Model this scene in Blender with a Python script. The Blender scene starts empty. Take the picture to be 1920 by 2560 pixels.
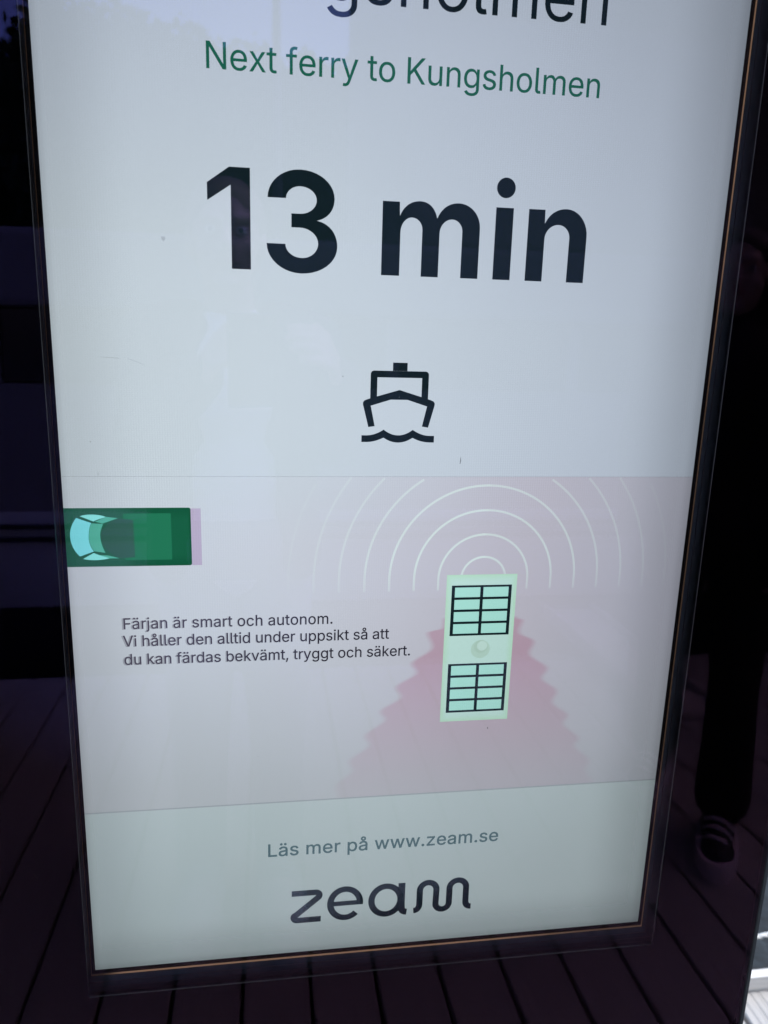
import bpy, bmesh, math, random, json
from mathutils import Vector, Matrix, geometry
R = math.radians
S = bpy.context.scene

# ------------------------------------------------------------------ camera
LEAN = R(2.2)            # the kiosk leans back a little
LCD_Z = 0.78             # height of the lower edge of the picture above the deck
KIOSK = Matrix.Rotation(-LEAN, 4, 'X')
CAM_LOCAL = Vector((0.16008, -0.62269, 0.58141 + LCD_Z))
RM = Matrix(((0.98903046, -0.14489054, 0.02873115),
             (-0.00595852, -0.2334843, -0.97234231),
             (0.14759148, 0.96150497, -0.23178642)))
right, down, fwd = RM[0].copy(), RM[1].copy(), RM[2].copy()
cm = Matrix.Identity(4)
for i in range(3):
    cm[i][0] = right[i]; cm[i][1] = -down[i]; cm[i][2] = -fwd[i]; cm[i][3] = CAM_LOCAL[i]
cam = bpy.data.cameras.new('camera')
cam.sensor_fit = 'VERTICAL'; cam.sensor_height = 24.0
cam.lens = 1930.62 / 2560 * 24.0
cam.clip_start = 0.01; cam.clip_end = 2000
cam.dof.use_dof = True; cam.dof.focus_distance = 0.66; cam.dof.aperture_fstop = 5.0
camo = bpy.data.objects.new('camera', cam); S.collection.objects.link(camo)
camo.matrix_world = KIOSK @ cm
S.camera = camo

# ------------------------------------------------------------------ sky and sun
world = bpy.data.worlds.new('World'); S.world = world; world.use_nodes = True
nt = world.node_tree; bg = nt.nodes['Background']
sky = nt.nodes.new('ShaderNodeTexSky'); sky.sky_type = 'NISHITA'; sky.sun_disc = False
SUN_EL, SUN_ROT = R(58), R(95)
sky.sun_elevation = SUN_EL; sky.sun_rotation = SUN_ROT
sky.air_density = 1.4; sky.dust_density = 1.2; sky.ozone_density = 1.0
nt.links.new(sky.outputs[0], bg.inputs[0]); bg.inputs[1].default_value = 0.15
sun = bpy.data.lights.new('sun', 'SUN'); sun.energy = 1.5; sun.angle = R(50); sun.color = (1, .92, .80)
suno = bpy.data.objects.new('sun', sun); S.collection.objects.link(suno)
sd = Vector((math.sin(SUN_ROT) * math.cos(SUN_EL), math.cos(SUN_ROT) * math.cos(SUN_EL), math.sin(SUN_EL)))
suno.rotation_euler = sd.to_track_quat('Z', 'Y').to_euler()
S.view_settings.view_transform = 'Standard'; S.view_settings.look = 'None'
S.view_settings.exposure = 1.0; S.view_settings.gamma = 1.0
S.render.engine = 'CYCLES'
S.cycles.max_bounces = 10; S.cycles.transparent_max_bounces = 24; S.cycles.caustics_reflective = False

GLYPHS = json.loads(r'''{" ":[188],",":[188,[38,-119,68,71,137,71,84,-119]],".":[188,[95,-4,83,-3,73,1,63,9,55,18,51,29,50,41,51,53,55,64,63,73,73,81,83,85,95,87,107,85,118,81,128,73,135,64,140,53,141,41,140,29,135,18,128,9,118,1,107,-3]],"1":[453,[76,0,76,55,391,55,391,0],[276,509,276,0,212,0,212,448,86,358,86,427,198,509]],"3":[453,[218,-7,188,-5,159,1,133,10,114,19,98,30,83,43,70,57,60,74,52,91,46,111,44,132,109,132,112,115,118,100,126,87,137,76,150,66,165,59,191,52,219,50,239,51,258,55,275,61,291,69,304,80,315,93,323,108,328,125,329,145,328,163,323,180,316,196,306,211,292,223,275,234,254,241,229,246,201,248,157,248,157,299,288,448,70,452,70,509,372,509,372,461,211,278,211,289,239,290,264,288,287,284,308,276,327,265,344,253,359,239,371,222,381,205,387,186,392,166,393,145,392,123,387,103,380,84,370,66,358,50,344,36,327,23,309,12,288,4,266,-2,243,-6]],"F":[410,[60,0,60,509,369,509,369,452,125,452,125,278,346,278,346,221,125,221,125,0]],"K":[467,[104,145,104,216,139,261,174,303,364,509,448,509,231,276],[60,0,60,509,125,509,124,225,125,193,125,0],[372,0,188,259,228,309,449,0]],"L":[393,[60,0,60,509,125,509,125,57,361,57,361,0]],"N":[523,[60,0,60,509,136,509,343,183,363,151,388,107,414,55,405,54,401,108,399,157,399,509,463,509,463,0,387,0,202,290,177,331,148,381,108,452,119,454,124,328,125,291,125,0]],"V":[480,[204,0,16,509,84,509,192,206,215,137,248,31,235,31,267,138,290,206,395,509,463,509,278,0]],"a":[389,[160,-9,137,-7,115,-3,94,5,76,15,60,29,48,45,40,58,35,73,31,90,30,108,32,128,36,146,43,161,53,174,64,184,78,193,100,203,125,211,178,220,234,227,252,230,265,235,271,240,274,246,276,255,273,279,267,297,260,307,251,315,240,322,220,329,196,331,171,329,149,322,132,313,118,301,107,288,100,274,41,291,51,313,64,331,79,346,95,358,114,368,133,375,163,382,194,384,215,383,239,379,263,372,286,360,300,350,312,336,322,320,330,301,335,278,337,251,337,0,277,0,277,52,272,52,264,38,252,25,236,12,215,1,199,-4,181,-7],[170,45,192,47,211,51,228,59,242,68,254,80,263,93,270,108,274,122,276,138,276,190,270,186,259,182,231,176,200,171,175,168,134,159,117,150,103,139,97,130,93,118,92,105,93,93,96,82,102,72,114,61,130,52,149,47]],"b":[424,[229,-8,208,-7,189,-3,172,4,153,17,138,31,118,59,112,59,112,0,53,0,53,509,114,509,114,319,118,319,137,346,152,360,171,373,188,379,207,383,229,384,252,383,274,378,294,371,313,361,330,347,345,332,359,313,370,293,379,270,385,245,389,218,390,189,389,160,385,133,379,108,370,84,359,64,346,45,330,29,313,16,294,5,274,-2,252,-7],[220,47,237,48,253,51,267,57,279,66,294,80,306,97,316,117,323,139,327,163,328,189,327,215,323,239,316,261,307,281,295,298,280,311,267,319,253,325,237,329,220,330,203,329,188,325,174,320,161,312,147,299,134,282,125,263,118,241,114,216,113,189,114,162,118,138,125,115,135,95,147,78,162,65,174,57,188,51,204,48]],"c":[396,[207,-8,182,-7,159,-2,137,6,117,16,98,30,82,46,68,64,56,85,46,108,40,133,36,159,34,187,36,216,40,243,46,268,56,291,68,312,82,330,98,346,117,360,137,371,159,378,182,383,207,384,234,383,260,377,284,368,305,356,324,341,340,322,353,301,362,277,303,262,298,276,290,289,281,301,270,311,257,319,242,325,226,329,207,330,189,329,173,325,158,319,145,310,130,296,118,278,108,258,102,236,98,212,96,187,98,163,102,139,108,117,118,97,130,80,145,66,158,57,173,51,189,48,207,46,226,48,243,52,258,58,271,66,282,76,292,89,299,102,304,117,363,102,354,78,341,56,325,37,306,21,285,9,261,-1,235,-6]],"d":[424,[195,-8,172,-7,151,-2,130,5,111,16,94,29,79,45,66,64,55,84,46,108,39,133,35,160,34,189,35,218,39,245,46,270,55,293,66,313,79,332,95,347,112,361,131,371,151,378,173,383,196,384,218,383,237,379,253,373,272,360,287,346,306,319,311,319,311,509,372,509,372,0,313,0,313,59,307,59,287,31,272,17,252,4,236,-3,217,-7],[205,47,221,48,236,51,250,57,263,65,278,78,290,95,299,115,306,138,310,162,312,189,310,216,306,241,300,263,290,282,278,299,263,312,251,320,237,325,221,329,205,330,187,329,172,325,157,319,145,311,130,298,118,281,108,261,102,239,98,215,96,189,98,163,102,139,109,117,118,97,130,80,145,66,158,57,172,51,188,48]],"e":[404,[212,-8,185,-7,161,-2,138,6,117,16,98,30,82,46,68,64,56,85,46,108,40,132,35,159,34,187,35,215,39,242,46,267,55,290,67,311,81,329,97,346,115,359,135,370,157,378,180,383,205,384,236,382,266,374,285,366,303,355,319,341,334,324,347,305,357,282,365,256,370,227,371,194,371,169,75,169,75,221,338,221,310,202,308,226,304,248,298,269,288,286,277,301,263,314,246,323,227,328,205,330,183,328,164,323,146,313,131,301,119,286,109,270,102,251,97,231,96,211,96,178,98,151,102,127,110,106,121,88,135,73,151,61,169,53,190,48,212,46,234,48,254,53,271,61,285,73,297,88,306,105,365,91,358,72,348,55,335,39,320,26,302,14,283,4,261,-3,237,-7]],"f":[254,[228,379,228,327,6,327,6,379],[81,0,81,432,82,452,87,470,96,486,107,499,120,510,135,519,152,525,169,529,187,530,222,527,243,521,227,468,215,472,195,474,178,472,164,468,154,460,147,449,143,435,142,419,142,0]],"g":[425,[207,-151,180,-149,156,-146,134,-140,114,-132,97,-122,82,-110,64,-91,51,-69,101,-41,122,-66,136,-78,154,-88,169,-93,187,-96,207,-97,229,-96,249,-92,267,-85,282,-75,293,-65,301,-53,307,-40,310,-24,311,-6,311,68,306,68,287,41,272,28,252,16,236,10,217,6,195,5,173,6,152,10,132,17,113,27,95,39,80,53,67,71,55,90,46,112,39,136,35,163,34,191,35,220,39,246,46,271,55,293,66,314,80,332,95,347,112,361,131,371,152,378,173,383,196,384,218,383,237,379,253,373,273,360,288,346,308,319,313,319,313,379,372,379,372,-9,371,-32,367,-54,360,-73,350,-90,338,-104,324,-117,308,-127,291,-136,265,-144,237,-149],[205,59,227,61,246,66,264,75,278,87,290,103,300,121,307,142,311,166,312,193,311,219,307,242,300,264,291,283,279,299,264,312,251,320,237,325,222,329,205,330,188,329,172,325,158,320,145,312,130,298,118,282,109,262,102,241,98,218,96,193,98,167,102,144,109,123,118,104,131,88,145,76,163,66,183,61]],"h":[410,[114,227,114,0,53,0,53,509,114,509,114,287,102,287,112,312,124,332,137,349,152,362,169,372,187,379,207,383,227,384,252,383,275,377,295,369,309,360,321,349,332,336,341,321,348,304,353,285,356,264,357,240,357,0,296,0,296,235,295,256,290,275,283,291,273,304,260,315,246,323,229,328,210,329,192,328,176,324,161,317,147,308,136,297,126,283,119,266,115,248]],"i":[167,[53,0,53,379,114,379,114,0],[84,443,73,444,63,448,54,455,47,463,43,472,41,483,43,494,47,504,54,512,63,518,73,522,84,524,95,522,105,518,114,512,121,504,125,494,126,483,125,472,121,463,114,455,105,448,95,444]],"j":[167,[53,379,114,379,114,-30,112,-52,108,-72,102,-90,92,-106,80,-119,65,-129,47,-137,27,-141,4,-143,-10,-143,-10,-87,2,-87,18,-85,31,-80,40,-72,47,-61,51,-46,53,-29],[83,443,72,444,62,448,53,455,47,463,42,472,41,483,42,494,47,504,53,512,62,518,72,522,83,524,95,522,105,518,114,512,120,504,125,494,126,483,125,472,120,463,114,455,105,448,95,444]],"k":[381,[110,137,110,212,121,212,284,379,360,379,184,199,177,199],[53,0,53,509,114,509,114,0],[294,0,148,186,191,229,372,0]],"l":[189,[139,-2,119,-1,101,3,86,10,74,20,65,33,58,47,54,65,53,84,53,509,114,509,114,99,115,77,120,62,126,57,135,53,146,52,160,53,170,54,181,3,162,-1]],"m":[610,[53,0,53,379,112,379,112,295,108,295,114,314,122,331,132,346,144,358,158,368,172,376,195,384,219,386,239,385,257,380,273,372,287,361,299,347,309,331,316,314,321,295,312,295,318,312,326,329,337,343,350,356,364,366,381,375,398,381,417,385,437,386,458,385,478,380,497,372,514,361,529,346,541,328,550,307,555,283,557,255,557,0,496,0,496,254,495,269,492,283,487,295,481,305,473,313,460,321,447,326,433,329,419,330,402,329,387,326,374,320,363,312,353,302,345,290,340,277,336,263,335,247,335,0,274,0,274,260,273,275,269,288,262,301,253,311,242,320,229,326,215,329,199,330,178,328,158,320,145,312,135,302,126,289,119,274,115,257,114,238,114,0]],"n":[410,[114,227,114,0,53,0,53,379,112,379,112,287,102,287,112,312,124,332,137,349,152,362,169,372,187,379,207,383,227,384,252,383,275,377,295,369,309,360,321,349,332,336,341,321,348,304,353,285,356,264,357,240,357,0,296,0,296,235,295,256,290,275,283,291,273,304,260,315,246,323,229,328,210,329,192,328,176,324,161,317,147,308,136,297,126,283,119,266,115,248]],"o":[415,[207,-8,182,-7,159,-2,137,6,117,16,98,30,82,46,68,64,56,85,46,108,40,133,36,159,34,187,36,216,40,243,46,268,56,291,68,312,82,330,98,346,117,360,137,371,159,378,182,383,207,384,233,383,256,378,278,371,299,360,317,346,333,330,347,312,359,291,369,268,376,243,380,216,381,187,380,159,376,133,369,108,359,85,347,64,333,46,317,30,299,16,278,6,256,-2,233,-7],[207,46,226,48,242,51,257,57,270,66,285,80,298,97,307,117,314,139,318,163,319,187,318,212,314,236,307,258,298,278,285,296,270,310,257,319,242,325,226,329,207,330,189,329,173,325,158,319,145,310,130,296,118,278,108,258,102,236,98,212,96,187,98,163,102,139,108,117,118,97,130,80,145,66,158,57,173,51,189,48]],"p":[424,[53,-143,53,379,112,379,112,319,118,319,137,346,152,360,171,373,188,379,207,383,229,384,252,383,274,378,294,371,313,361,330,347,345,332,359,313,370,293,379,270,385,245,389,218,390,189,389,160,385,133,379,108,370,84,359,64,346,45,330,29,313,16,294,5,274,-2,252,-7,229,-8,208,-7,189,-3,173,4,153,17,138,31,118,59,114,59,114,-143],[220,47,237,48,253,51,267,57,279,66,294,80,306,97,316,117,323,139,327,163,328,189,327,215,323,239,316,261,307,281,295,298,280,311,267,319,253,325,237,329,220,330,203,329,188,325,174,320,161,312,147,299,134,282,125,263,118,241,114,216,113,189,114,162,118,138,125,115,135,95,147,78,162,65,174,57,188,51,204,48]],"r":[259,[53,0,53,379,112,379,112,321,122,335,130,347,140,358,152,367,171,377,191,383,213,385,229,384,243,384,243,322,230,324,207,326,190,324,174,321,159,315,146,306,135,296,126,284,119,269,115,254,114,237,114,0]],"s":[365,[182,-8,157,-7,133,-3,112,3,93,12,76,24,62,38,50,54,41,73,36,94,94,107,99,92,105,79,114,69,124,60,141,52,160,47,181,45,200,46,217,50,232,55,244,62,255,71,262,81,267,91,268,103,266,115,262,126,254,136,243,144,229,150,212,155,149,170,125,177,104,186,87,196,72,208,61,222,53,237,48,255,47,274,48,290,51,305,57,319,65,332,79,347,95,360,115,370,137,378,161,383,187,384,212,383,234,379,254,372,271,363,286,352,299,339,309,324,318,308,324,290,268,277,262,291,254,304,243,316,232,323,219,328,205,331,187,333,166,331,147,326,131,317,121,308,114,299,110,289,109,277,110,264,115,253,124,243,136,235,152,229,172,223,229,209,254,202,275,194,292,183,306,171,317,158,325,142,330,125,331,107,330,90,326,75,321,61,312,47,298,31,281,18,260,6,236,-2,210,-7]],"t":[227,[204,379,204,327,6,327,6,379],[65,471,126,471,126,98,127,83,130,70,136,61,144,55,156,51,170,50,185,51,202,54,213,2,192,-3,168,-4,150,-3,133,0,117,5,104,12,92,21,82,32,75,45,69,59,66,75,65,93]],"u":[410,[182,-5,158,-3,135,2,115,11,101,20,89,31,78,44,69,59,62,76,57,95,54,116,53,139,53,379,114,379,114,144,115,123,119,105,127,89,137,75,150,64,164,56,181,52,200,50,218,51,234,55,249,62,263,71,274,83,283,97,290,113,295,132,296,153,296,379,357,379,357,0,298,0,298,92,307,92,297,67,286,47,272,30,257,17,240,7,222,0,203,-4]],"v":[389,[163,0,17,379,84,379,165,155,187,87,206,21,184,21,203,87,224,155,305,379,371,379,226,0]],"w":[567,[138,0,23,379,87,379,133,214,154,137,175,41,165,41,186,135,206,214,252,379,316,379,362,214,382,136,402,41,391,41,413,135,434,214,480,379,545,379,429,0,368,0,319,172,305,225,277,338,291,338,277,280,263,225,199,0]],"x":[379,[21,0,171,218,171,171,29,379,100,379,147,306,179,253,207,206,175,206,202,253,233,306,282,379,352,379,209,169,209,214,358,0,287,0,231,85,200,136,173,182,205,182,178,136,148,85,91,0]],"y":[389,[47,-139,61,-86,71,-87,88,-90,104,-89,118,-84,130,-74,141,-58,151,-36,163,-1,17,379,84,379,165,155,187,87,206,21,184,21,202,87,224,155,305,379,371,379,204,-58,191,-85,177,-107,165,-119,153,-128,139,-136,117,-143,91,-145,65,-143]],"z":[380,[42,0,42,46,254,320,48,323,48,379,333,379,333,331,126,60,339,56,339,0]],"ä":[389,[160,-9,137,-7,115,-3,94,5,76,15,60,29,48,45,40,58,35,73,31,90,30,108,32,128,36,146,43,161,53,174,64,184,78,193,100,203,125,211,178,220,234,227,252,230,265,235,271,240,274,246,276,255,273,279,267,297,260,307,251,315,240,322,220,329,196,331,171,329,149,322,132,313,118,301,107,288,100,274,41,291,51,313,64,331,79,346,95,358,114,368,133,375,163,382,194,384,215,383,239,379,263,372,286,360,300,350,312,336,322,320,330,301,335,278,337,251,337,0,277,0,277,52,272,52,264,38,252,25,236,12,215,1,199,-4,181,-7],[170,45,192,47,211,51,228,59,242,68,254,80,263,93,270,108,274,122,276,138,276,190,270,186,259,182,231,176,200,171,175,168,134,159,117,150,103,139,97,130,93,118,92,105,93,93,96,82,102,72,114,61,130,52,149,47],[261,443,251,444,241,448,233,455,226,463,222,472,221,483,222,494,226,503,233,512,241,518,251,522,261,523,272,522,281,518,290,512,296,503,300,494,301,483,300,472,296,463,290,455,281,448,272,444],[117,443,107,444,97,448,89,455,82,463,78,472,77,483,78,494,82,503,89,512,97,518,107,522,117,523,128,522,138,518,146,512,152,503,156,494,158,483,156,472,152,463,146,455,138,448,128,444]],"å":[389,[160,-9,137,-7,115,-3,94,5,76,15,60,29,48,45,40,58,35,73,31,90,30,108,32,128,36,146,43,161,53,174,64,184,78,193,100,203,125,211,178,220,234,227,252,230,265,235,271,240,274,246,276,255,273,279,267,297,260,307,251,315,240,322,220,329,196,331,171,329,149,322,132,313,118,301,107,288,100,274,41,291,51,313,64,331,79,346,95,358,114,368,133,375,163,382,194,384,215,383,239,379,263,372,286,360,300,350,312,336,322,320,330,301,335,278,337,251,337,0,277,0,277,52,272,52,264,38,252,25,236,12,215,1,199,-4,181,-7],[170,45,192,47,211,51,228,59,242,68,254,80,263,93,270,108,274,122,276,138,276,190,270,186,259,182,231,176,200,171,175,168,134,159,117,150,103,139,97,130,93,118,92,105,93,93,96,82,102,72,114,61,130,52,149,47],[189,404,173,406,159,409,145,416,132,424,121,435,112,447,105,460,101,474,100,490,101,505,105,519,112,532,121,544,132,554,145,563,159,569,173,573,189,575,205,573,220,569,234,563,246,554,257,544,266,532,273,519,277,505,278,490,277,474,273,460,266,447,257,435,246,424,234,416,220,409,205,406],[189,447,200,449,210,453,219,460,226,469,230,479,232,490,230,501,226,511,219,519,210,526,200,531,189,532,178,531,168,526,159,519,153,511,149,501,147,490,149,479,153,469,159,460,168,453,178,449]]}''')
# ------------------------------------------------------------------ helpers
def lin(c):
    return tuple(((v / 255) / 12.92 if v / 255 <= 0.04045 else (((v / 255) + 0.055) / 1.055) ** 2.4) for v in c)

def mixc(a, b, t):
    return tuple(x * (1 - t) + y * t for x, y in zip(a, b))

def tag(o, label=None, cat=None, group=None, kind=None):
    if label: o['label'] = label
    if cat: o['category'] = cat
    if group: o['group'] = group
    if kind: o['kind'] = kind
    return o

def link(o, parent=None):
    S.collection.objects.link(o)
    if parent: o.parent = parent
    return o

def empty(name, loc=(0, 0, 0), rot=(0, 0, 0), parent=None):
    o = bpy.data.objects.new(name, None); o.location = loc; o.rotation_euler = rot
    return link(o, parent)

def mesh(name, verts, faces, mat, parent=None, smooth=False, mats=None, fm=None):
    me = bpy.data.meshes.new(name); me.from_pydata(verts, [], faces); me.update()
    for m in (mats or [mat]): me.materials.append(m)
    if fm:
        for p, i in zip(me.polygons, fm): p.material_index = i
    if smooth:
        for p in me.polygons: p.use_smooth = True
    return link(bpy.data.objects.new(name, me), parent)

def bm_obj(name, bm, mat, parent=None, smooth=False):
    me = bpy.data.meshes.new(name); bm.to_mesh(me); bm.free(); me.materials.append(mat)
    if smooth:
        for p in me.polygons: p.use_smooth = True
    return link(bpy.data.objects.new(name, me), parent)

def box(bm, x0, x1, y0, y1, z0, z1, bev=0.0):
    r = bmesh.ops.create_cube(bm, size=1.0)
    for v in r['verts']:
        v.co = Vector((x0 + (v.co.x + .5) * (x1 - x0), y0 + (v.co.y + .5) * (y1 - y0), z0 + (v.co.z + .5) * (z1 - z0)))
    if bev > 0:
        es = list({e for v in r['verts'] for e in v.link_edges})
        bmesh.ops.bevel(bm, geom=es, offset=bev, segments=2, affect='EDGES', profile=.6)

def box_obj(name, b, mat, parent=None, bev=0.0):
    bm = bmesh.new(); box(bm, *b, bev); return bm_obj(name, bm, mat, parent)

def tube(bm, pts, rad, seg=10):
    rings = []
    n = len(pts)
    for i, p in enumerate(pts):
        p = Vector(p)
        d = (Vector(pts[min(i + 1, n - 1)]) - Vector(pts[max(i - 1, 0)])).normalized()
        a = d.orthogonal().normalized() if abs(d.z) > .95 else d.cross(Vector((0, 0, 1))).normalized()
        b = d.cross(a)
        r = rad[i] if isinstance(rad, (list, tuple)) else rad
        rings.append([bm.verts.new(p + (a * math.cos(t) + b * math.sin(t)) * r) for t in [2 * math.pi * k / seg for k in range(seg)]])
    for i in range(n - 1):
        for k in range(seg):
            bm.faces.new((rings[i][k], rings[i][(k + 1) % seg], rings[i + 1][(k + 1) % seg], rings[i + 1][k]))
    bm.faces.new(rings[0][::-1]); bm.faces.new(rings[-1])

def new_mat(name):
    m = bpy.data.materials.new(name); m.use_nodes = True
    nt = m.node_tree; return m, nt, nt.nodes['Principled BSDF']

def pmat(name, col, rough=.5, metal=0.0, noise=0.0, scale=20.0, bump=0.0, stretch=None, spec=.5, bscale=None):
    m, nt, p = new_mat(name)
    p.inputs['Base Color'].default_value = (*col, 1); p.inputs['Roughness'].default_value = rough
    p.inputs['Metallic'].default_value = metal; p.inputs['Specular IOR Level'].default_value = spec
    if noise or bump:
        tc = nt.nodes.new('ShaderNodeTexCoord'); mp = nt.nodes.new('ShaderNodeMapping')
        nt.links.new(tc.outputs['Object'], mp.inputs[0])
        if stretch: mp.inputs['Scale'].default_value = stretch
        nz = nt.nodes.new('ShaderNodeTexNoise'); nz.inputs['Scale'].default_value = scale; nz.inputs['Detail'].default_value = 6
        nt.links.new(mp.outputs[0], nz.inputs['Vector'])
        if noise:
            mx = nt.nodes.new('ShaderNodeMix'); mx.data_type = 'RGBA'
            mx.inputs[6].default_value = (*[c * (1 - noise) for c in col], 1)
            mx.inputs[7].default_value = (*[min(1, c * (1 + noise)) for c in col], 1)
            nt.links.new(nz.outputs[0], mx.inputs[0]); nt.links.new(mx.outputs[2], p.inputs['Base Color'])
        if bump:
            b = nt.nodes.new('ShaderNodeBump'); b.inputs['Strength'].default_value = bump
            b.inputs['Distance'].default_value = .01
            nt.links.new(nz.outputs[0], b.inputs['Height']); nt.links.new(b.outputs[0], p.inputs['Normal'])
    return m

# ------------------------------------------------------------------ materials
M = {}
M['mask'] = pmat('black_print', (.0012, .0010, .0016), .9, spec=0.0)
M['mask_edge'] = pmat('mask_edge', (.2, .18, .22), .5)
M['frame'] = pmat('dark_inner_frame', (.235, .23, .28), .65, noise=.25, scale=60)
M['frame_line'] = pmat('inner_frame_ridge', (.24, .20, .23), .4)
M['lip'] = pmat('lcd_lip', (.018, .017, .02), .5)
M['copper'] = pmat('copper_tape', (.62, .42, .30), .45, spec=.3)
# added glow paints reflected light onto the tape, stronger in some stretches
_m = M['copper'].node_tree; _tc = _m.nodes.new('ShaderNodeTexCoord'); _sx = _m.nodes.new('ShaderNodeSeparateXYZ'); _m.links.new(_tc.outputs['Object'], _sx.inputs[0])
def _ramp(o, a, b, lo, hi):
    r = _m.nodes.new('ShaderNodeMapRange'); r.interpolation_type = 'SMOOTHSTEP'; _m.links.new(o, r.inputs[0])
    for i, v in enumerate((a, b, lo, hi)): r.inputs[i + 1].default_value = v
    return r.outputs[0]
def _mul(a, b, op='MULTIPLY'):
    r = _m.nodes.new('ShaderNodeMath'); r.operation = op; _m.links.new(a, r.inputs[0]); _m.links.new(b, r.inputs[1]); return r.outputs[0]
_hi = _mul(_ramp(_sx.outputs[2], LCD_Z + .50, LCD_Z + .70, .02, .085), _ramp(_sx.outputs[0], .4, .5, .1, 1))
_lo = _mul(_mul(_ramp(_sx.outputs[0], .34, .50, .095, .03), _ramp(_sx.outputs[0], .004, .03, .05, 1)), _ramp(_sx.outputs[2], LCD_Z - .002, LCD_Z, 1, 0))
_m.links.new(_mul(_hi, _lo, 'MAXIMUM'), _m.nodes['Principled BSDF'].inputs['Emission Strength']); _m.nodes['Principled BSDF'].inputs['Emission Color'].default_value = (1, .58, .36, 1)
M['housing'] = pmat('kiosk_housing', (.04, .042, .045), .45, noise=.2, scale=8)
M['trim'] = pmat('anodised_trim', (.034, .037, .041), .8, noise=.3, scale=30, spec=.1)
M['trim_dark'] = pmat('rubber_seal', (.012, .012, .014), .8)
M['glass_edge'] = pmat('glass_edge', (.02, .045, .04), .2)
M['deck'] = pmat('weathered_deck_board', (.45, .435, .42), .75, noise=.32, scale=7, bump=.5, stretch=(14, 1.2, 10))
M['deck_light'] = pmat('weathered_deck_board_bleached', (.56, .56, .58), .75, noise=.25, scale=7, bump=.5, stretch=(14, 1.2, 10))
M['beam'] = pmat('dark_joist', (.03, .028, .026), .9)
M['white_wood'] = pmat('white_edge_board', (.70, .67, .64), .6, noise=.14, scale=9, stretch=(1, 8, 14), bump=.2)
M['rope'] = pmat('white_rope', (.78, .78, .76), .85, noise=.1, scale=400)
M['hull'] = pmat('pale_hull_paint', (.58, .54, .48), .4, noise=.12, scale=2)
M['cabin'] = pmat('grey_blue_cabin_paint', (.20, .18, .16), .4, noise=.15, scale=2)
M['roofm'] = pmat('ferry_roof_paint', (.21, .195, .18), .5, noise=.1, scale=2)
M['rail'] = pmat('black_rubbing_rail', (.01, .01, .012), .7)
M['pane'] = pmat('dark_window_pane', (.01, .012, .015), .08)
M['post'] = pmat('lamp_post_metal', (.05, .05, .055), .5)
M['bark'] = pmat('bark', (.07, .05, .035), .9, noise=.4, scale=12)
M['leaf'] = pmat('leaves', (.055, .085, .03), .7, noise=.5, scale=.6)
M['leaf2'] = pmat('leaves_dark', (.035, .06, .025), .7, noise=.5, scale=.6)
M['bank'] = pmat('grassy_bank', (.05, .075, .03), .95, noise=.4, scale=.5)
M['skin'] = pmat('skin', (.55, .36, .28), .5, noise=.08, scale=30)
M['lips'] = pmat('lips', (.42, .17, .15), .45)
M['eyew'] = pmat('eye', (.75, .73, .7), .2)
M['iris'] = pmat('iris', (.03, .05, .07), .2)
M['hair'] = pmat('hair', (.035, .022, .014), .6, noise=.4, scale=80)
M['hair2'] = pmat('light_hair', (.22, .15, .08), .6, noise=.4, scale=80)
M['black'] = pmat('black_cloth', (.008, .008, .010), .9, noise=.3, scale=30)
M['black2'] = pmat('black_jacket_cloth', (.011, .011, .014), .85, noise=.3, scale=20)
M['navy'] = pmat('dark_jacket_cloth', (.03, .035, .05), .85, noise=.3, scale=20)
M['shirt'] = pmat('white_shirt_cloth', (.78, .78, .80), .85, noise=.06, scale=30)
M['jean'] = pmat('grey_trouser_cloth', (.30, .31, .33), .9, noise=.2, scale=60)
M['sole'] = pmat('white_sole', (.85, .76, .80), .6)
M['shoe_black'] = pmat('black_sneaker', (.03, .035, .042), .7)
M['shoe_white'] = pmat('white_sneaker', (.75, .75, .78), .6)
M['phone'] = pmat('phone_body', (.05, .055, .07), .25)
def film(name, col, cover):
    m, nt, p = new_mat(name); p.inputs['Base Color'].default_value = (*col, 1); p.inputs['Roughness'].default_value = 1; p.inputs['Specular IOR Level'].default_value = 0
    p.inputs['Alpha'].default_value = cover; return m
M['speck'] = film('dirt_speck', (.015, .015, .02), .55)
M['smudge'] = film('dirt_smudge', (.02, .02, .025), .16)
M['dust'] = film('dust', (.30, .28, .27), .30)
M['dust_thin'] = film('thin_dust', (.25, .26, .24), .10)

# water
m, nt, p = new_mat('water'); M['water'] = m
p.inputs['Base Color'].default_value = (.030, .032, .032, 1); p.inputs['Roughness'].default_value = .06
p.inputs['IOR'].default_value = 1.26
tc = nt.nodes.new('ShaderNodeTexCoord'); nz = nt.nodes.new('ShaderNodeTexNoise'); nz.inputs['Scale'].default_value = 3.2
nz.inputs['Detail'].default_value = 5; bp = nt.nodes.new('ShaderNodeBump'); bp.inputs['Strength'].default_value = .6; bp.inputs['Distance'].default_value = .08
nt.links.new(tc.outputs['Object'], nz.inputs['Vector']); nt.links.new(nz.outputs[0], bp.inputs['Height']); nt.links.new(bp.outputs[0], p.inputs['Normal'])

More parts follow.
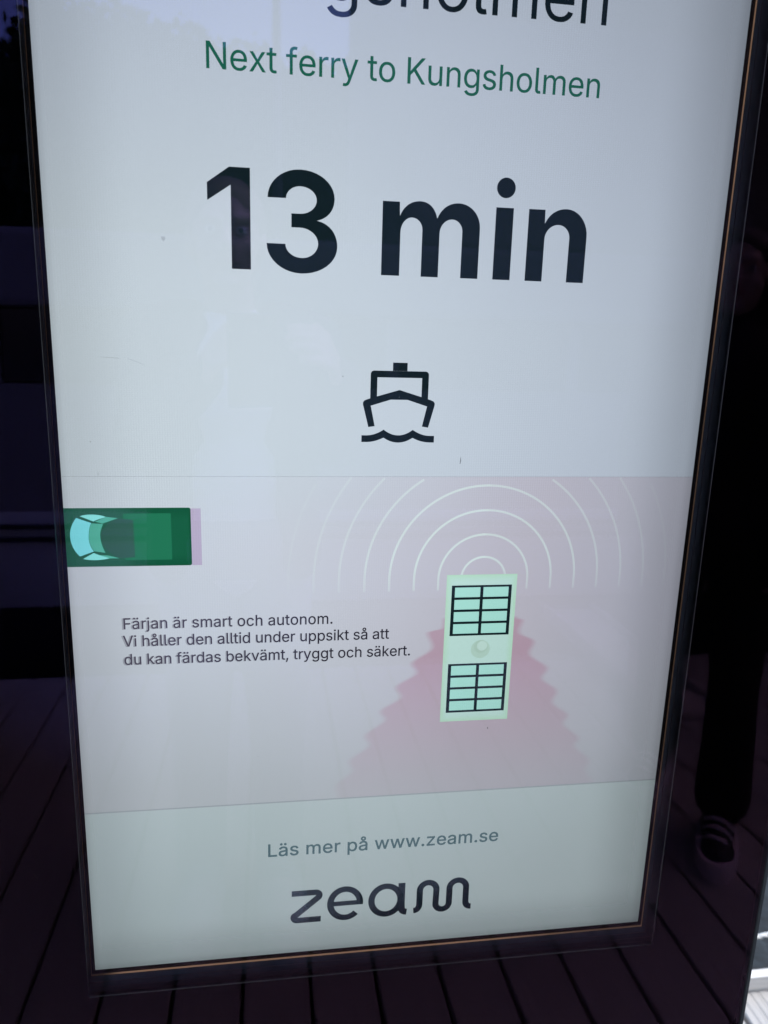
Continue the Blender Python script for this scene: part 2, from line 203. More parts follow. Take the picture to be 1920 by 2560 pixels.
# coated protective glass: clear, with the violet reflection of an anti-glare coating
m = bpy.data.materials.new('coated_glass'); m.use_nodes = True; nt = m.node_tree; M['glass'] = m
for n in list(nt.nodes):
    if n.type == 'BSDF_PRINCIPLED': nt.nodes.remove(n)
out = [n for n in nt.nodes if n.type == 'OUTPUT_MATERIAL'][0]
tr = nt.nodes.new('ShaderNodeBsdfTransparent'); tr.inputs[0].default_value = (.97, .98, .975, 1)
gl = nt.nodes.new('ShaderNodeBsdfGlossy'); gl.inputs['Color'].default_value = (.42, .27, .74, 1); gl.inputs['Roughness'].default_value = 0.0
lw = nt.nodes.new('ShaderNodeLayerWeight'); lw.inputs['Blend'].default_value = .5
mr = nt.nodes.new('ShaderNodeMapRange'); mr.inputs[1].default_value = .075; mr.inputs[2].default_value = .17      # the thin film turns redder with the angle
nt.links.new(lw.outputs['Facing'], mr.inputs[0])
tm = nt.nodes.new('ShaderNodeMix'); tm.data_type = 'RGBA'; tm.inputs[6].default_value = (.38, .31, .92, 1); tm.inputs[7].default_value = (.165, .095, .165, 1)
nt.links.new(mr.outputs[0], tm.inputs[0]); nt.links.new(tm.outputs[2], gl.inputs['Color'])
fr = nt.nodes.new('ShaderNodeFresnel'); fr.inputs['IOR'].default_value = 1.5
mul = nt.nodes.new('ShaderNodeMath'); mul.operation = 'MULTIPLY'; mul.inputs[1].default_value = 1.6
mx = nt.nodes.new('ShaderNodeMixShader')
nt.links.new(fr.outputs[0], mul.inputs[0]); nt.links.new(mul.outputs[0], mx.inputs[0])
nt.links.new(tr.outputs[0], mx.inputs[1]); nt.links.new(gl.outputs[0], mx.inputs[2]); nt.links.new(mx.outputs[0], out.inputs[0])
GLASS_MUL = mul
m = bpy.data.materials.new('clear_inner_face'); m.use_nodes = True; nt = m.node_tree; M['glass_in'] = m
nt.nodes.remove(nt.nodes['Principled BSDF']); tr = nt.nodes.new('ShaderNodeBsdfTransparent')
nt.links.new(tr.outputs[0], [n for n in nt.nodes if n.type == 'OUTPUT_MATERIAL'][0].inputs[0])

# lcd pixels: emission that falls off away from the panel's normal, and towards the ends of its backlight
m = bpy.data.materials.new('lcd_pixels'); m.use_nodes = True; nt = m.node_tree; M['lcd'] = m
nt.nodes.remove(nt.nodes['Principled BSDF']); out = [n for n in nt.nodes if n.type == 'OUTPUT_MATERIAL'][0]
N = lambda t: nt.nodes.new(t)
def MA(op, a, b=None, c=None):
    n = N('ShaderNodeMath'); n.operation = op
    for i, v in enumerate((a, b, c)):
        if v is None: continue
        if isinstance(v, (int, float)): n.inputs[i].default_value = v
        else: nt.links.new(v, n.inputs[i])
    return n.outputs[0]
at = N('ShaderNodeAttribute'); at.attribute_name = 'Col'
ge = N('ShaderNodeNewGeometry'); dt = N('ShaderNodeVectorMath'); dt.operation = 'DOT_PRODUCT'
ax_ = Vector((0, -1, .13)).normalized()          # the panel is brightest seen slightly from above
nt.links.new(ge.outputs['Incoming'], dt.inputs[0]); dt.inputs[1].default_value = ax_
fall = MA('POWER', MA('ABSOLUTE', dt.outputs['Value']), 2.4)
tc = N('ShaderNodeTexCoord'); sp = N('ShaderNodeSeparateXYZ'); nt.links.new(tc.outputs['Object'], sp.inputs[0])
def edge(d, w, lo):       # lo at the panel's end, 1 from w inwards
    r = N('ShaderNodeMapRange'); r.interpolation_type = 'SMOOTHSTEP'
    nt.links.new(d, r.inputs[0]); r.inputs[1].default_value = 0; r.inputs[2].default_value = w
    r.inputs[3].default_value = lo; r.inputs[4].default_value = 1.0; return r.outputs[0]
X, Zc = sp.outputs[0], MA('SUBTRACT', sp.outputs[2], LCD_Z)
eR = MA('MULTIPLY', edge(MA('SUBTRACT', .530, X), .010, .80), edge(MA('SUBTRACT', .530, X), .07, .72))
eL = MA('MULTIPLY', edge(X, .006, .85), edge(X, .07, .80))
eB = MA('MULTIPLY', edge(Zc, .008, .80), edge(Zc, .05, .74))
em = MA('MULTIPLY', MA('MULTIPLY', eR, eL), eB)
# backlight mottling and the panel's own pixel rows and columns
nz = N('ShaderNodeTexNoise'); nz.inputs['Scale'].default_value = 5.0; nz.inputs['Detail'].default_value = 2
nt.links.new(tc.outputs['Object'], nz.inputs['Vector'])
mot = MA('MULTIPLY_ADD', nz.outputs[0], .10, .95)
PITCH = .530 / 1080
gx = MA('MULTIPLY_ADD', MA('SINE', MA('MULTIPLY', X, 2 * math.pi / PITCH)), .10, 1.0)
gz = MA('MULTIPLY_ADD', MA('SINE', MA('MULTIPLY', Zc, 2 * math.pi / PITCH)), .10, 1.0)
nz2 = N('ShaderNodeTexNoise'); nz2.inputs['Scale'].default_value = 7.0; nt.links.new(tc.outputs['Object'], nz2.inputs['Vector'])
amp = MA('MULTIPLY_ADD', nz2.outputs[0], .10, -.035)       # beat between the panel's columns and its diffuser, stronger in places
col_ = MA('MULTIPLY_ADD', MA('SINE', MA('MULTIPLY', X, 2 * math.pi / .00196)), amp, 1.0)
row_ = MA('MULTIPLY_ADD', MA('SINE', MA('MULTIPLY', Zc, 2 * math.pi / .00147)), amp, 1.0)
mot = MA('MULTIPLY', mot, MA('MULTIPLY', col_, row_))
st = MA('MULTIPLY', MA('MULTIPLY', fall, em), MA('MULTIPLY', mot, MA('MULTIPLY', gx, gz)))
LCD_GAIN = MA('MULTIPLY', st, .515)
e = N('ShaderNodeEmission'); nt.links.new(at.outputs['Color'], e.inputs[0]); nt.links.new(LCD_GAIN, e.inputs[1])
# the panel's own front surface mirrors a little too
gl2 = N('ShaderNodeBsdfGlossy'); gl2.inputs['Color'].default_value = (.36, .46, .60, 1); gl2.inputs['Roughness'].default_value = .03
fr2 = N('ShaderNodeFresnel'); fr2.inputs['IOR'].default_value = 1.45
blk = N('ShaderNodeBsdfTransparent'); blk.inputs[0].default_value = (0, 0, 0, 1)
mx2 = N('ShaderNodeMixShader'); nt.links.new(fr2.outputs[0], mx2.inputs[0]); nt.links.new(blk.outputs[0], mx2.inputs[1]); nt.links.new(gl2.outputs[0], mx2.inputs[2])
ad = N('ShaderNodeAddShader'); nt.links.new(e.outputs[0], ad.inputs[0]); nt.links.new(mx2.outputs[0], ad.inputs[1])
nt.links.new(ad.outputs[0], out.inputs[0])

# ------------------------------------------------------------------ surroundings
# water
mesh('water', [(-900, -900, -.62), (900, -900, -.62), (900, 900, -.62), (-900, 900, -.62)], [(0, 1, 2, 3)], M['water'])['kind'] = 'structure'
# deck of separate boards with open seams
deck = tag(empty('deck', (0, 0, 0)), kind='structure')
known = [-.813, -.66, -.508, -.352, -.198, -.049, .098, .244, .388, .532, .676, .819, .961, 1.112, 1.259, 1.408]
seams = [known[0] - .149 * k for k in range(26, 0, -1)] + known + [known[-1] + .149 * k for k in range(1, 22)]
rnd = random.Random(3)
GAP = .0095
board_mesh = {}
for i in range(len(seams) - 1):
    a, b = seams[i] + GAP / 2, seams[i + 1] - GAP / 2
    w = round(b - a, 4)
    if w not in board_mesh:
        bm = bmesh.new()
        L0, L1 = -2.59, .594
        prof = [(-w / 2, -.028)]; prof += [(-w / 2, -.004), (-w / 2 + .003, 0)]
        ng = 6                                    # shallow ribs along the board
        for g in range(ng):
            c = -w / 2 + w * (g + .75) / (ng + .5)
            prof += [(c - .004, 0), (c - .003, -.0012), (c + .003, -.0012), (c + .004, 0)]
        prof += [(w / 2 - .003, 0), (w / 2, -.004), (w / 2, -.028)]
        va = [bm.verts.new((x, L0, z)) for x, z in prof]; vb = [bm.verts.new((x, L1, z)) for x, z in prof]
        for k in range(len(prof) - 1): bm.faces.new((va[k], vb[k], vb[k + 1], va[k + 1]))
        bm.faces.new(va); bm.faces.new(vb[::-1])
        bmesh.ops.recalc_face_normals(bm, faces=bm.faces)
        me = bpy.data.meshes.new('deck_board'); bm.to_mesh(me); bm.free(); me.materials.append(M['deck'])
        board_mesh[w] = me
    o = bpy.data.objects.new('deck_board', board_mesh[w]); link(o, deck)
    o.location = ((a + b) / 2, 0, -rnd.random() * .0015)
    o.rotation_euler.x = (rnd.random() - .5) * .0006
bm = bmesh.new()
for y in (-2.5, -1.9, -1.3, -.7, -.1, .5): box(bm, seams[0], seams[-1], y - .03, y + .03, -.2, -.031)
bm_obj('joist', bm, M['beam'], deck)
box_obj('understructure', (seams[0], seams[-1], -2.55, .55, -.60, -.56), M['beam'], deck)
# upright white board that closes the deck on the water side
eb = tag(empty('edge_board', (1.0, .60, 0)), 'white painted upright board along the outer edge of the deck behind the kiosk', 'board')
box_obj('face_board', (-4, 3.2, -.001, .011, -.06, .030), M['white_wood'], eb, .002)
box_obj('cap', (-4, 3.2, -.003, .016, .0302, .0345), M['white_wood'], eb, .001)
# mooring rope over the water, seen past the kiosk's right side
def catenary(a, b, sag, n=26):
    a, b = Vector(a), Vector(b)
    return [a.lerp(b, i / n) - Vector((0, 0, sag * 4 * (i / n) * (1 - i / n))) for i in range(n + 1)]
def rope(a, b, sag, rad, label):
    root = tag(empty('mooring_rope', a), label, 'rope')
    pts = catenary((0, 0, 0), Vector(b) - Vector(a), sag, 60)
    for s in range(3):                        # three laid strands
        bm = bmesh.new(); q = []
        for i in range(len(pts) * 6 - 5):
            t = i / 6; k = min(int(t), len(pts) - 2); p = pts[k].lerp(pts[k + 1], t - k)
            an = i * .9 + s * 2 * math.pi / 3
            q.append(p + Vector((0, math.cos(an), math.sin(an))) * rad * .5)
        tube(bm, q, rad * .62, 6); bm_obj('strand', bm, M['rope'], root, True)
rope((.2, .95, -.30), (3.6, 1.12, .18), .20, .0062, 'white mooring rope stretched over the dark water past the right edge of the kiosk')

# ferry moored along the other side of the deck (seen mirrored in the glass)
fe = tag(empty('moored_ferry', (0, -5, 0)), 'pale low ferry lying alongside the deck, mirrored in the black glass', 'ferry')
FY = 1.93    # near side (towards the deck) in the ferry's own frame
bm = bmesh.new()
sec = [(-7.5, .25), (-6.6, .8), (-5, 1.0), (5.5, 1.0), (7, .8), (7.8, .2)]
top, bot = [], []
for x, s in sec: top.append((x, FY * s, .50)); bot.append((x * .98, FY * s * .96, -.75))
top2 = [(x, -y, z) for x, y, z in top[::-1]]; bot2 = [(x, -y, z) for x, y, z in bot[::-1]]
tv = [bm.verts.new(v) for v in top + top2]; bv = [bm.verts.new((v[0], v[1], .13)) for v in bot + bot2]
wv = [bm.verts.new((v[0], v[1], -.75)) for v in bot + bot2]
n = len(tv)
for i in range(n): bm.faces.new((bv[i], bv[(i + 1) % n], tv[(i + 1) % n], tv[i]))
bm.faces.new(tv)
bmesh.ops.recalc_face_normals(bm, faces=bm.faces)
bm_obj('hull', bm, M['hull'], fe)
bm = bmesh.new()
wv = [bm.verts.new((v[0], v[1] * .985, -.75)) for v in bot + bot2]; bv = [bm.verts.new((v[0], v[1] * .985, .13)) for v in bot + bot2]
for i in range(n): bm.faces.new((wv[i], wv[(i + 1) % n], bv[(i + 1) % n], bv[i]))
bm_obj('boot_stripe', bm, M['rail'], fe)
for z in (.475, .535): box_obj('rubbing_rail', (-5.2, 5.8, FY - .01, FY + .035, z, z + .018), M['rail'], fe, .004)
box_obj('coaming', (-5, 5.5, -FY + .1, FY - .012, .50, .60), M['hull'], fe)
box_obj('cabin_wall', (-4.8, 5.3, -FY + .2, FY - .06, .60, 1.19), M['cabin'], fe)
box_obj('cabin_core', (-4.75, 5.25, -FY + .26, FY - .12, 1.19, 1.53), M['cabin'], fe)
for k in range(11):
    x = -4.7 + k * .91
    w_ = box_obj('window', (x + .04, x + .87, FY - .119, FY - .09, 1.20, 1.52), M['pane'], fe)
for k in range(12):
    x = -4.7 + k * .91
    box_obj('mullion', (x - .03, x + .03, FY - .118, FY - .07, 1.191, 1.529), M['cabin'], fe)
box_obj('roof', (-5, 5.5, -FY + .05, FY - .0, 1.53, 1.86), M['roofm'], fe, .03)
wh = box_obj('wheelhouse', (.82, 3.4, -1.2, FY - .12, 1.861, 4.6), M['cabin'], fe, .03)
for k in range(3):
    box_obj('wheelhouse_window', (1.0 + k * .8, 1.65 + k * .8, FY - .121, FY - .10, 2.9, 3.7), M['pane'], wh)

gw = tag(empty('gangway', (1.75, -2.9, 0)), 'pale boarding plank laid from the deck to the ferry, mirrored in the screen', 'gangway')
box_obj('plank', (-.12, .12, -1.3, .95, .004, .04), M['white_wood'], gw, .004)
for k in range(9): box_obj('cleat', (-.11, .11, -1.15 + k * .25, -1.12 + k * .25, .0402, .052), M['white_wood'], gw, .002)
for x in (-.13, .13): box_obj('side_rail', (x - .008, x + .008, -1.3, .95, .004, .075), M['white_wood'], gw, .003)

# lamp post on the far quay
lp = tag(empty('lamp_post', (.31, -11.5, 0)), 'thin dark lamp post rising against the sky, mirrored at the top of the screen', 'lamp post')
bm = bmesh.new(); tube(bm, [(0, 0, -.5), (0, 0, 3), (0, 0, 9)], [.09, .07, .05], 10); bm_obj('pole', bm, M['post'], lp, True)
bm = bmesh.new(); tube(bm, [(0, 0, 8.9), (.3, 0, 9.2), (1.0, 0, 9.3)], .04, 8); bm_obj('arm', bm, M['post'], lp, True)
bm = bmesh.new(); box(bm, .9, 1.5, -.12, .12, 9.22, 9.34, .03); bm_obj('lamp_head', bm, M['post'], lp)

# far bank
bm = bmesh.new()
g = []
for i in range(41):
    row = []
    for j in range(8):
        x = -90 + i * 4.5; y = -9.5 - j * 7
        z = [-.9, .1, .9, 2.2, 3.6, 4.8, 5.6, 6.0][j] + rnd.uniform(-.3, .3) * (j > 0)
        row.append(bm.verts.new((x, y, z)))
    g.append(row)
for i in range(40):
    for j in range(7): bm.faces.new((g[i][j], g[i][j + 1], g[i + 1][j + 1], g[i + 1][j]))
bm_obj('far_bank', bm, M['bank'], None, True)['kind'] = 'structure'

def tree(x, y, z, h, rad, seed, label, mat, group):
    r = random.Random(seed)
    root = tag(empty('tree', (x, y, z)), label, 'tree', group)
    bm = bmesh.new()
    tube(bm, [(0, 0, -.6), (.1, 0, h * .25), (-.1, .1, h * .55), (.05, 0, h * .85)], [h * .03, h * .022, h * .014, h * .004], 8)
    lobes = []
    for k in range(26):
        an = k * 2.4; f = .90 if k < 2 else .30 + .58 * (k / 26) + r.uniform(-.05, .05)
        w_ = rad * math.sqrt(max(.05, 1 - ((f - .55) / .46) ** 2)) * .78
        c = Vector((math.cos(an) * w_ * r.uniform(.35, 1), math.sin(an) * w_ * r.uniform(.35, 1), h * f))
        lobes.append((c, rad * r.uniform(.26, .46)))
        tube(bm, [(0, 0, c.z * .55), (c.x * .5, c.y * .5, c.z * .8), tuple(c)], [h * .009, h * .006, h * .002], 5)
    bm_obj('trunk', bm, M['bark'], root, True)
    vs, fs = [], []
    for c, lr in lobes:
        for q in range(380):
            d = Vector((r.gauss(0, 1), r.gauss(0, 1), r.gauss(0, .8))).normalized() * lr * (r.random() ** .4) * r.choice((1, 1, 1, 1.25))
            p = c + d; s = r.uniform(.12, .26) * h / 11
            u = Vector((r.gauss(0, 1), r.gauss(0, 1), r.gauss(0, 1))).normalized(); v = u.orthogonal().normalized()
            b = len(vs); vs += [p - u * s, p - v * s * .6, p + u * s, p + v * s * .6]; fs.append((b, b + 1, b + 2, b + 3))
    mesh('crown', vs, fs, mat, root)
def bush(x, y, z, h, rad, seed, look, place):
    r = random.Random(seed)
    root = tag(empty('bush', (x, y, z)), look + ' bush behind the mirrored ferry roof, ' + place + ' from the left', 'bush', 'bushes along the far shore')
    bm = bmesh.new()
    for k in range(5):
        a = k * 1.26; tube(bm, [(0, 0, -.4), (math.cos(a) * .3, math.sin(a) * .3, h * .4), (math.cos(a) * rad * .6, math.sin(a) * rad * .6, h * .8)], [.07, .05, .02], 5)
    bm_obj('stems', bm, M['bark'], root, True)
    vs, fs = [], []
    for q in range(2600):
        d = Vector((r.gauss(0, 1), r.gauss(0, 1), r.gauss(0, 1))).normalized() * (r.random() ** .35)
        p = Vector((d.x * rad, d.y * rad, h * .5 + d.z * h * .52 * (1 + .12 * math.sin(5 * d.x)))); s = r.uniform(.18, .34)
        u = Vector((r.gauss(0, 1), r.gauss(0, 1), r.gauss(0, 1))).normalized(); v = u.orthogonal().normalized()
        b = len(vs); vs += [p - u * s, p - v * s * .6, p + u * s, p + v * s * .6]; fs.append((b, b + 1, b + 2, b + 3))
    mesh('foliage', vs, fs, M['leaf2'], root)
GT = 'trees on the far bank, mirrored in the screen'
def forest(rows):
    for k, (x, y, z, h, rad, mt, w_) in enumerate(rows):
        tree(x, y, z, h, rad, 11 + k, 'mirrored tree on the far bank, ' + w_, M[mt], GT)
forest([(-5.9, -29, 2, 10.9, 2.7, 'leaf', 'tallest and pale, at the upper left corner'), (-3.3, -29, 2, 10.5, 2.5, 'leaf2', 'dark, left of the green writing'),
        (-8.4, -29, 2, 9.5, 2.6, 'leaf2', 'dark, behind the left black border'), (-.8, -29.5, 2, 10.0, 2.7, 'leaf', 'just left of the lamp post'),
        (2.0, -29, 2, 9.6, 2.8, 'leaf2', 'just right of the lamp post'), (4.8, -29, 2, 9.6, 2.4, 'leaf', 'partly behind the wheelhouse'),
        (-11.5, -29, 2, 10.5, 2.5, 'leaf', 'outside the left frame edge'), (8.3, -30, 2, 10.4, 2.8, 'leaf2', 'dark, behind the wheelhouse'),
        (-15.5, -30, 2, 11, 3, 'leaf2', 'outermost left'), (12.5, -30, 2, 11.2, 3, 'leaf', 'outermost right')])
for k in range(13):
    x = -15 + k * 2.3
    bush(x, -25.5 - (k % 2) * 1.2, 1.4, 7.6 + (k * 7 % 4) * .35, 1.9, 60 + k, ('rounded dark green', 'tall leafy', 'wide dense', 'narrow dark')[k % 4], ['first', 'second', 'third', 'fourth', 'fifth', 'sixth', 'seventh', 'eighth', 'ninth', 'tenth', 'eleventh', 'twelfth', 'last'][k])

# ------------------------------------------------------------------ the kiosk
kiosk = tag(empty('information_kiosk', (0, 0, 0), (-LEAN, 0, 0)), 'tall black glass kiosk whose lit screen shows ferry departure times in 13 minutes', 'kiosk')
KZ = LCD_Z
GX0, GX1, GZ0, GZ1 = -.1055, .6355, .06, 2.02        # glass sheet
OX0, OX1, OZ0, OZ1 = .0003, .5312, KZ - .0022, KZ + .945   # opening in the black print
def ring(name, inner, outer, y0, y1, mat, parent, mats=None):
    """rectangular frame between two rectangles (x0,x1,z0,z1), from y0 (front) to y1 (back)"""
    a, b = inner, outer
    ri = [(a[0], a[2]), (a[1], a[2]), (a[1], a[3]), (a[0], a[3])]; ro = [(b[0], b[2]), (b[1], b[2]), (b[1], b[3]), (b[0], b[3])]
    vs = [(x, y0, z) for x, z in ri] + [(x, y0, z) for x, z in ro] + [(x, y1, z) for x, z in ri] + [(x, y1, z) for x, z in ro]
    fs, fm = [], []
    for k in range(4):
        j = (k + 1) % 4
        fs += [(k, 4 + k, 4 + j, j), (8 + k, 8 + j, 12 + j, 12 + k), (k, j, 8 + j, 8 + k), (4 + k, 12 + k, 12 + j, 4 + j)]
        fm += [0, 0, 1, 0]
    o = mesh(name, vs, fs, mat, parent, mats=mats or [mat, mat], fm=fm); return o
# protective glass
vs = [(x, y, z) for y in (-.034, -.029) for x, z in ((GX0, GZ0), (GX1, GZ0), (GX1, GZ1), (GX0, GZ1))]
fs = [(0, 1, 2, 3), (4, 7, 6, 5), (0, 4, 5, 1), (1, 5, 6, 2), (2, 6, 7, 3), (3, 7, 4, 0)]
mesh('front_glass', vs, fs, None, kiosk, mats=[M['glass'], M['glass_in'], M['glass_edge']], fm=[0, 1, 2, 2, 2, 2])
# printed black border behind the glass
ring('black_border', (OX0, OX1, OZ0, OZ1), (GX0 + .001, GX1 - .001, GZ0 + .001, GZ1 - .001), -.0285, -.0272, M['mask'], kiosk, [M['mask'], M['mask_edge']])
# side trim round the glass
tw = .0068
ring('seal', (GX0 - .0003, GX1 + .0003, GZ0 - .0003, GZ1 + .0003), (GX0 - .0012, GX1 + .0012, GZ0 - .0012, GZ1 + .0012), -.0335, -.02, M['trim_dark'], kiosk)
ring('metal_trim', (GX0 - .0013, GX1 + .0013, GZ0 - .0013, GZ1 + .0013), (GX0 - .0045, GX1 + .0045, GZ0 - .0045, GZ1 + .0045), -.0345, .10, M['trim'], kiosk)
ring('trim_step', (GX0 - .0046, GX1 + .0046, GZ0 - .0046, GZ1 + .0046), (GX0 - tw, GX1 + tw, GZ0 - tw, GZ1 + tw), -.0315, .10, M['trim_dark'], kiosk)
# housing
ring('housing', (GX0 - .0002, GX1 + .0002, GZ0 - .0002, GZ1 + .0002), (GX0 - .0011, GX1 + .0011, GZ0 - .0011, GZ1 + .0011), -.018, .12, M['housing'], kiosk)
box_obj('back_panel', (GX0 - .001, GX1 + .001, .121, .126, GZ0, GZ1), M['housing'], kiosk)
box_obj('plinth', (GX0 + .02, GX1 - .02, -.02, .11, .004, GZ0 - .007), M['housing'], kiosk, .004)
# recess round the display: back plate and its stepped frame
W, Hh = .530, .942
def off(l, r, b, t): return (-l, W + r, KZ - b, KZ + Hh + t)
ring('display_lip', off(0, 0, 0, 0), off(.0040, .0042, .0046, .0042), -.0006, .004, M['lip'], kiosk)
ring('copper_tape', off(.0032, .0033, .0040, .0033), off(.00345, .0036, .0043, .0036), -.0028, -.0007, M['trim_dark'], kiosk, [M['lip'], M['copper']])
ring('inner_frame', off(.0035, .00365, .00435, .00365), off(.07, .07, .07, .07), -.0026, .006, M['frame'], kiosk)
ring('frame_ridge', off(.0052, .0072, .0106, .007), off(.0056, .0078, .0113, .0076), -.0036, -.0027, M['frame_line'], kiosk)
ring('frame_ridge', off(.02, .03, .0172, .03), off(.0204, .0304, .0175, .0304), -.0032, -.0027, M['frame_line'], kiosk)
ring('frame_ridge', off(.024, .034, .0222, .034), off(.0244, .0344, .0225, .0344), -.0032, -.0027, M['frame_line'], kiosk)
ring('recess_wall', off(.0695, .0695, .0695, .0695), off(.0698, .0698, .0698, .0698), -.027, -.001, M['frame'], kiosk)

# ---- the display and everything shown on it (millimetres from the lower left corner)
disp = mesh('display_panel', [(0, .001, KZ), (W, .001, KZ), (W, .001, KZ + Hh), (0, .001, KZ + Hh)], [(0, 1, 2, 3)], M['lip'], kiosk)
tag(disp, 'lit portrait display')
LAYER = .00010
def tocol(me, f):
    ca = me.color_attributes.new('Col', 'FLOAT_COLOR', 'POINT')
    for i, v in enumerate(me.vertices):
        c = f(v.co.x * 1000, (v.co.z - KZ) * 1000)
        ca.data[i].color = (c[0], c[1], c[2], 1)
def shape(name, tris_v, tris_f, col, layer, parent=disp, label=None):
    vs = [(x / 1000, -LAYER * layer, KZ + z / 1000) for x, z in tris_v]
    o = mesh(name, vs, tris_f, M['lcd'], parent)
    tocol(o.data, col if callable(col) else (lambda x, z: col))
    if label: o['label'] = label
    return o
def fill(loops, offset=0.0):
    """fill closed 2-D outlines (holes allowed); returns verts, faces"""
    cu = bpy.data.curves.new('f', 'CURVE'); cu.dimensions = '2D'; cu.fill_mode = 'BOTH'
    for l in loops:
        sp = cu.splines.new('POLY'); sp.points.add(len(l) - 1); sp.use_cyclic_u = True
        for q, (x, z) in zip(sp.points, l): q.co = (x, z, 0, 1)
    cu.offset = offset
    o = bpy.data.objects.new('f', cu); S.collection.objects.link(o)
    dg = bpy.context.evaluated_depsgraph_get()
    me = bpy.data.meshes.new_from_object(o.evaluated_get(dg))
    v = [(a.co.x, a.co.y) for a in me.vertices]; f = [tuple(p.vertices) for p in me.polygons]
    bpy.data.objects.remove(o); bpy.data.curves.remove(cu); bpy.data.meshes.remove(me)
    return v, f
def draw(name, loops, col, layer, label=None, offset=0.0, parent=disp):
    v, f = fill(loops, offset); return shape(name, v, f, col, layer, parent, label)
K = .5523
def path(cmds, n=10):
    """M/L points, C cubic, V/H quarter ellipses that start vertical / horizontal"""
    pts = []; cur = None
    for c in cmds:
        if c[0] in 'ML': cur = (c[1], c[2]); pts.append(cur); continue
        if c[0] == 'C': p1, p2, p3 = (c[1], c[2]), (c[3], c[4]), (c[5], c[6])
        else:
            p3 = (c[1], c[2]); dx, dz = p3[0] - cur[0], p3[1] - cur[1]
            if c[0] == 'V': p1 = (cur[0], cur[1] + dz * K); p2 = (p3[0] - dx * K, p3[1])
            else: p1 = (cur[0] + dx * K, cur[1]); p2 = (p3[0], p3[1] - dz * K)
        for i in range(1, n + 1):
            t = i / n; u = 1 - t
            pts.append(tuple(u ** 3 * a + 3 * u * u * t * b + 3 * u * t * t * d + t ** 3 * e for a, b, d, e in zip(cur, p1, p2, p3)))
        cur = p3
    return pts
def stroke(pts, w):
    """outline of an open polyline of width w with square ends"""
    L, Rr = [], []
    n = len(pts)
    for i in range(n):
        a = pts[max(i - 1, 0)]; b = pts[min(i + 1, n - 1)]
        dx, dz = b[0] - a[0], b[1] - a[1]; d = math.hypot(dx, dz) or 1
        nx, nz = -dz / d * w / 2, dx / d * w / 2
        L.append((pts[i][0] + nx, pts[i][1] + nz)); Rr.append((pts[i][0] - nx, pts[i][1] - nz))
    v = L + Rr; f = [(i, i + 1, n + i + 1, n + i) for i in range(n - 1)]
    return v, f
def arcpts(cx, cz, rx, rz, a0, a1, n=28):
    return [(cx + rx * math.cos(R(a0 + (a1 - a0) * i / n)), cz + rz * math.sin(R(a0 + (a1 - a0) * i / n))) for i in range(n + 1)]
def circle(cx, cz, r, n=40): return arcpts(cx, cz, r, r, 0, 360, n)[:-1]
def rrect(x0, x1, z0, z1, r, right_only=False):
    p = []
    cs = [(x1 - r, z1 - r, 0), (x0 + r, z1 - r, 90), (x0 + r, z0 + r, 180), (x1 - r, z0 + r, 270)]
    for i, (cx, cz, a) in enumerate(cs):
        if right_only and i in (1, 2): p.append((x0, z1 if i == 1 else z0)); continue
        p += arcpts(cx, cz, r, r, a, a + 90, 6)
    return p
def rect(x0, x1, z0, z1): return [(x0, z0), (x1, z0), (x1, z1), (x0, z1)]

_gc = {}
def glyph(c, bold):
    """triangles of a glyph in font units (non-zero winding, so overlapping contours fuse), optionally thickened"""
    if (c, bold) in _gc: return _gc[(c, bold)]
    loops = []
    for l in GLYPHS[c][1:]:
        P = [(l[i], l[i + 1]) for i in range(0, len(l), 2)]
        if bold:
            Q = []; n = len(P)
            for i in range(n):
                ax, ay = P[i - 1]; bx, by = P[i]; cx, cy = P[(i + 1) % n]
                d1 = (bx - ax, by - ay); d2 = (cx - bx, cy - by)
                l1 = math.hypot(*d1) or 1; l2 = math.hypot(*d2) or 1
                n1 = (-d1[1] / l1, d1[0] / l1); n2 = (-d2[1] / l2, d2[0] / l2)
                mx_, my_ = n1[0] + n2[0], n1[1] + n2[1]; m2 = (mx_ * mx_ + my_ * my_) / 2
                f_ = bold / max(m2, .6)
                Q.append((bx + mx_ * f_ , by + my_ * f_))
            P = Q
        loops.append(P)
    vs, es = [], []
    for P in loops:
        b = len(vs); vs += [Vector(p) for p in P]; es += [(b + i, b + (i + 1) % len(P)) for i in range(len(P))]
    ov, _, of, *_r = geometry.delaunay_2d_cdt(vs, es, [], 0, 1e-4)
    out = []
    for t in of:
        x = sum(ov[i][0] for i in t) / len(t); y = sum(ov[i][1] for i in t) / len(t); wn = 0
        for P in loops:
            for i in range(len(P)):
                (x0, y0), (x1, y1) = P[i - 1], P[i]
                if (y0 <= y) != (y1 <= y):
                    xi = x0 + (y - y0) / (y1 - y0) * (x1 - x0)
                    if xi > x: wn += 1 if y1 > y0 else -1
        if wn: out.append(tuple(t))
    _gc[(c, bold)] = ([(v[0], v[1]) for v in ov], out); return _gc[(c, bold)]
def text(name, s, x0, x1, base, cap, col, layer, bold=0.0, sx=1.0, label=None):
    k = cap / 509.0
    adv = [GLYPHS[c][0] * k * sx for c in s]
    xs = [v for l in GLYPHS[s[0]][1:] for v in l[0::2]]; xe = [v for l in GLYPHS[s[-1]][1:] for v in l[0::2]]
    lead = min(xs) * k * sx; natural = sum(adv[:-1]) + max(xe) * k * sx - lead
    track = (x1 - x0 - natural) / (len(s) - 1)
    V, F = [], []; x = x0 - lead
    for c, a in zip(s, adv):
        if len(GLYPHS[c]) > 1:
            v, f = glyph(c, bold); b = len(V)
            V += [(x + p * k * sx, base + q * k) for p, q in v]; F += [tuple(q + b for q in t) for t in f]
        x += a + track
    return shape(name, V, F, col, layer, disp, label)

GLYPHS['N'][1:] = [[60, 0, 60, 509, 133, 509, 401, 100, 401, 509, 463, 509, 463, 0, 390, 0, 122, 409, 122, 0]]
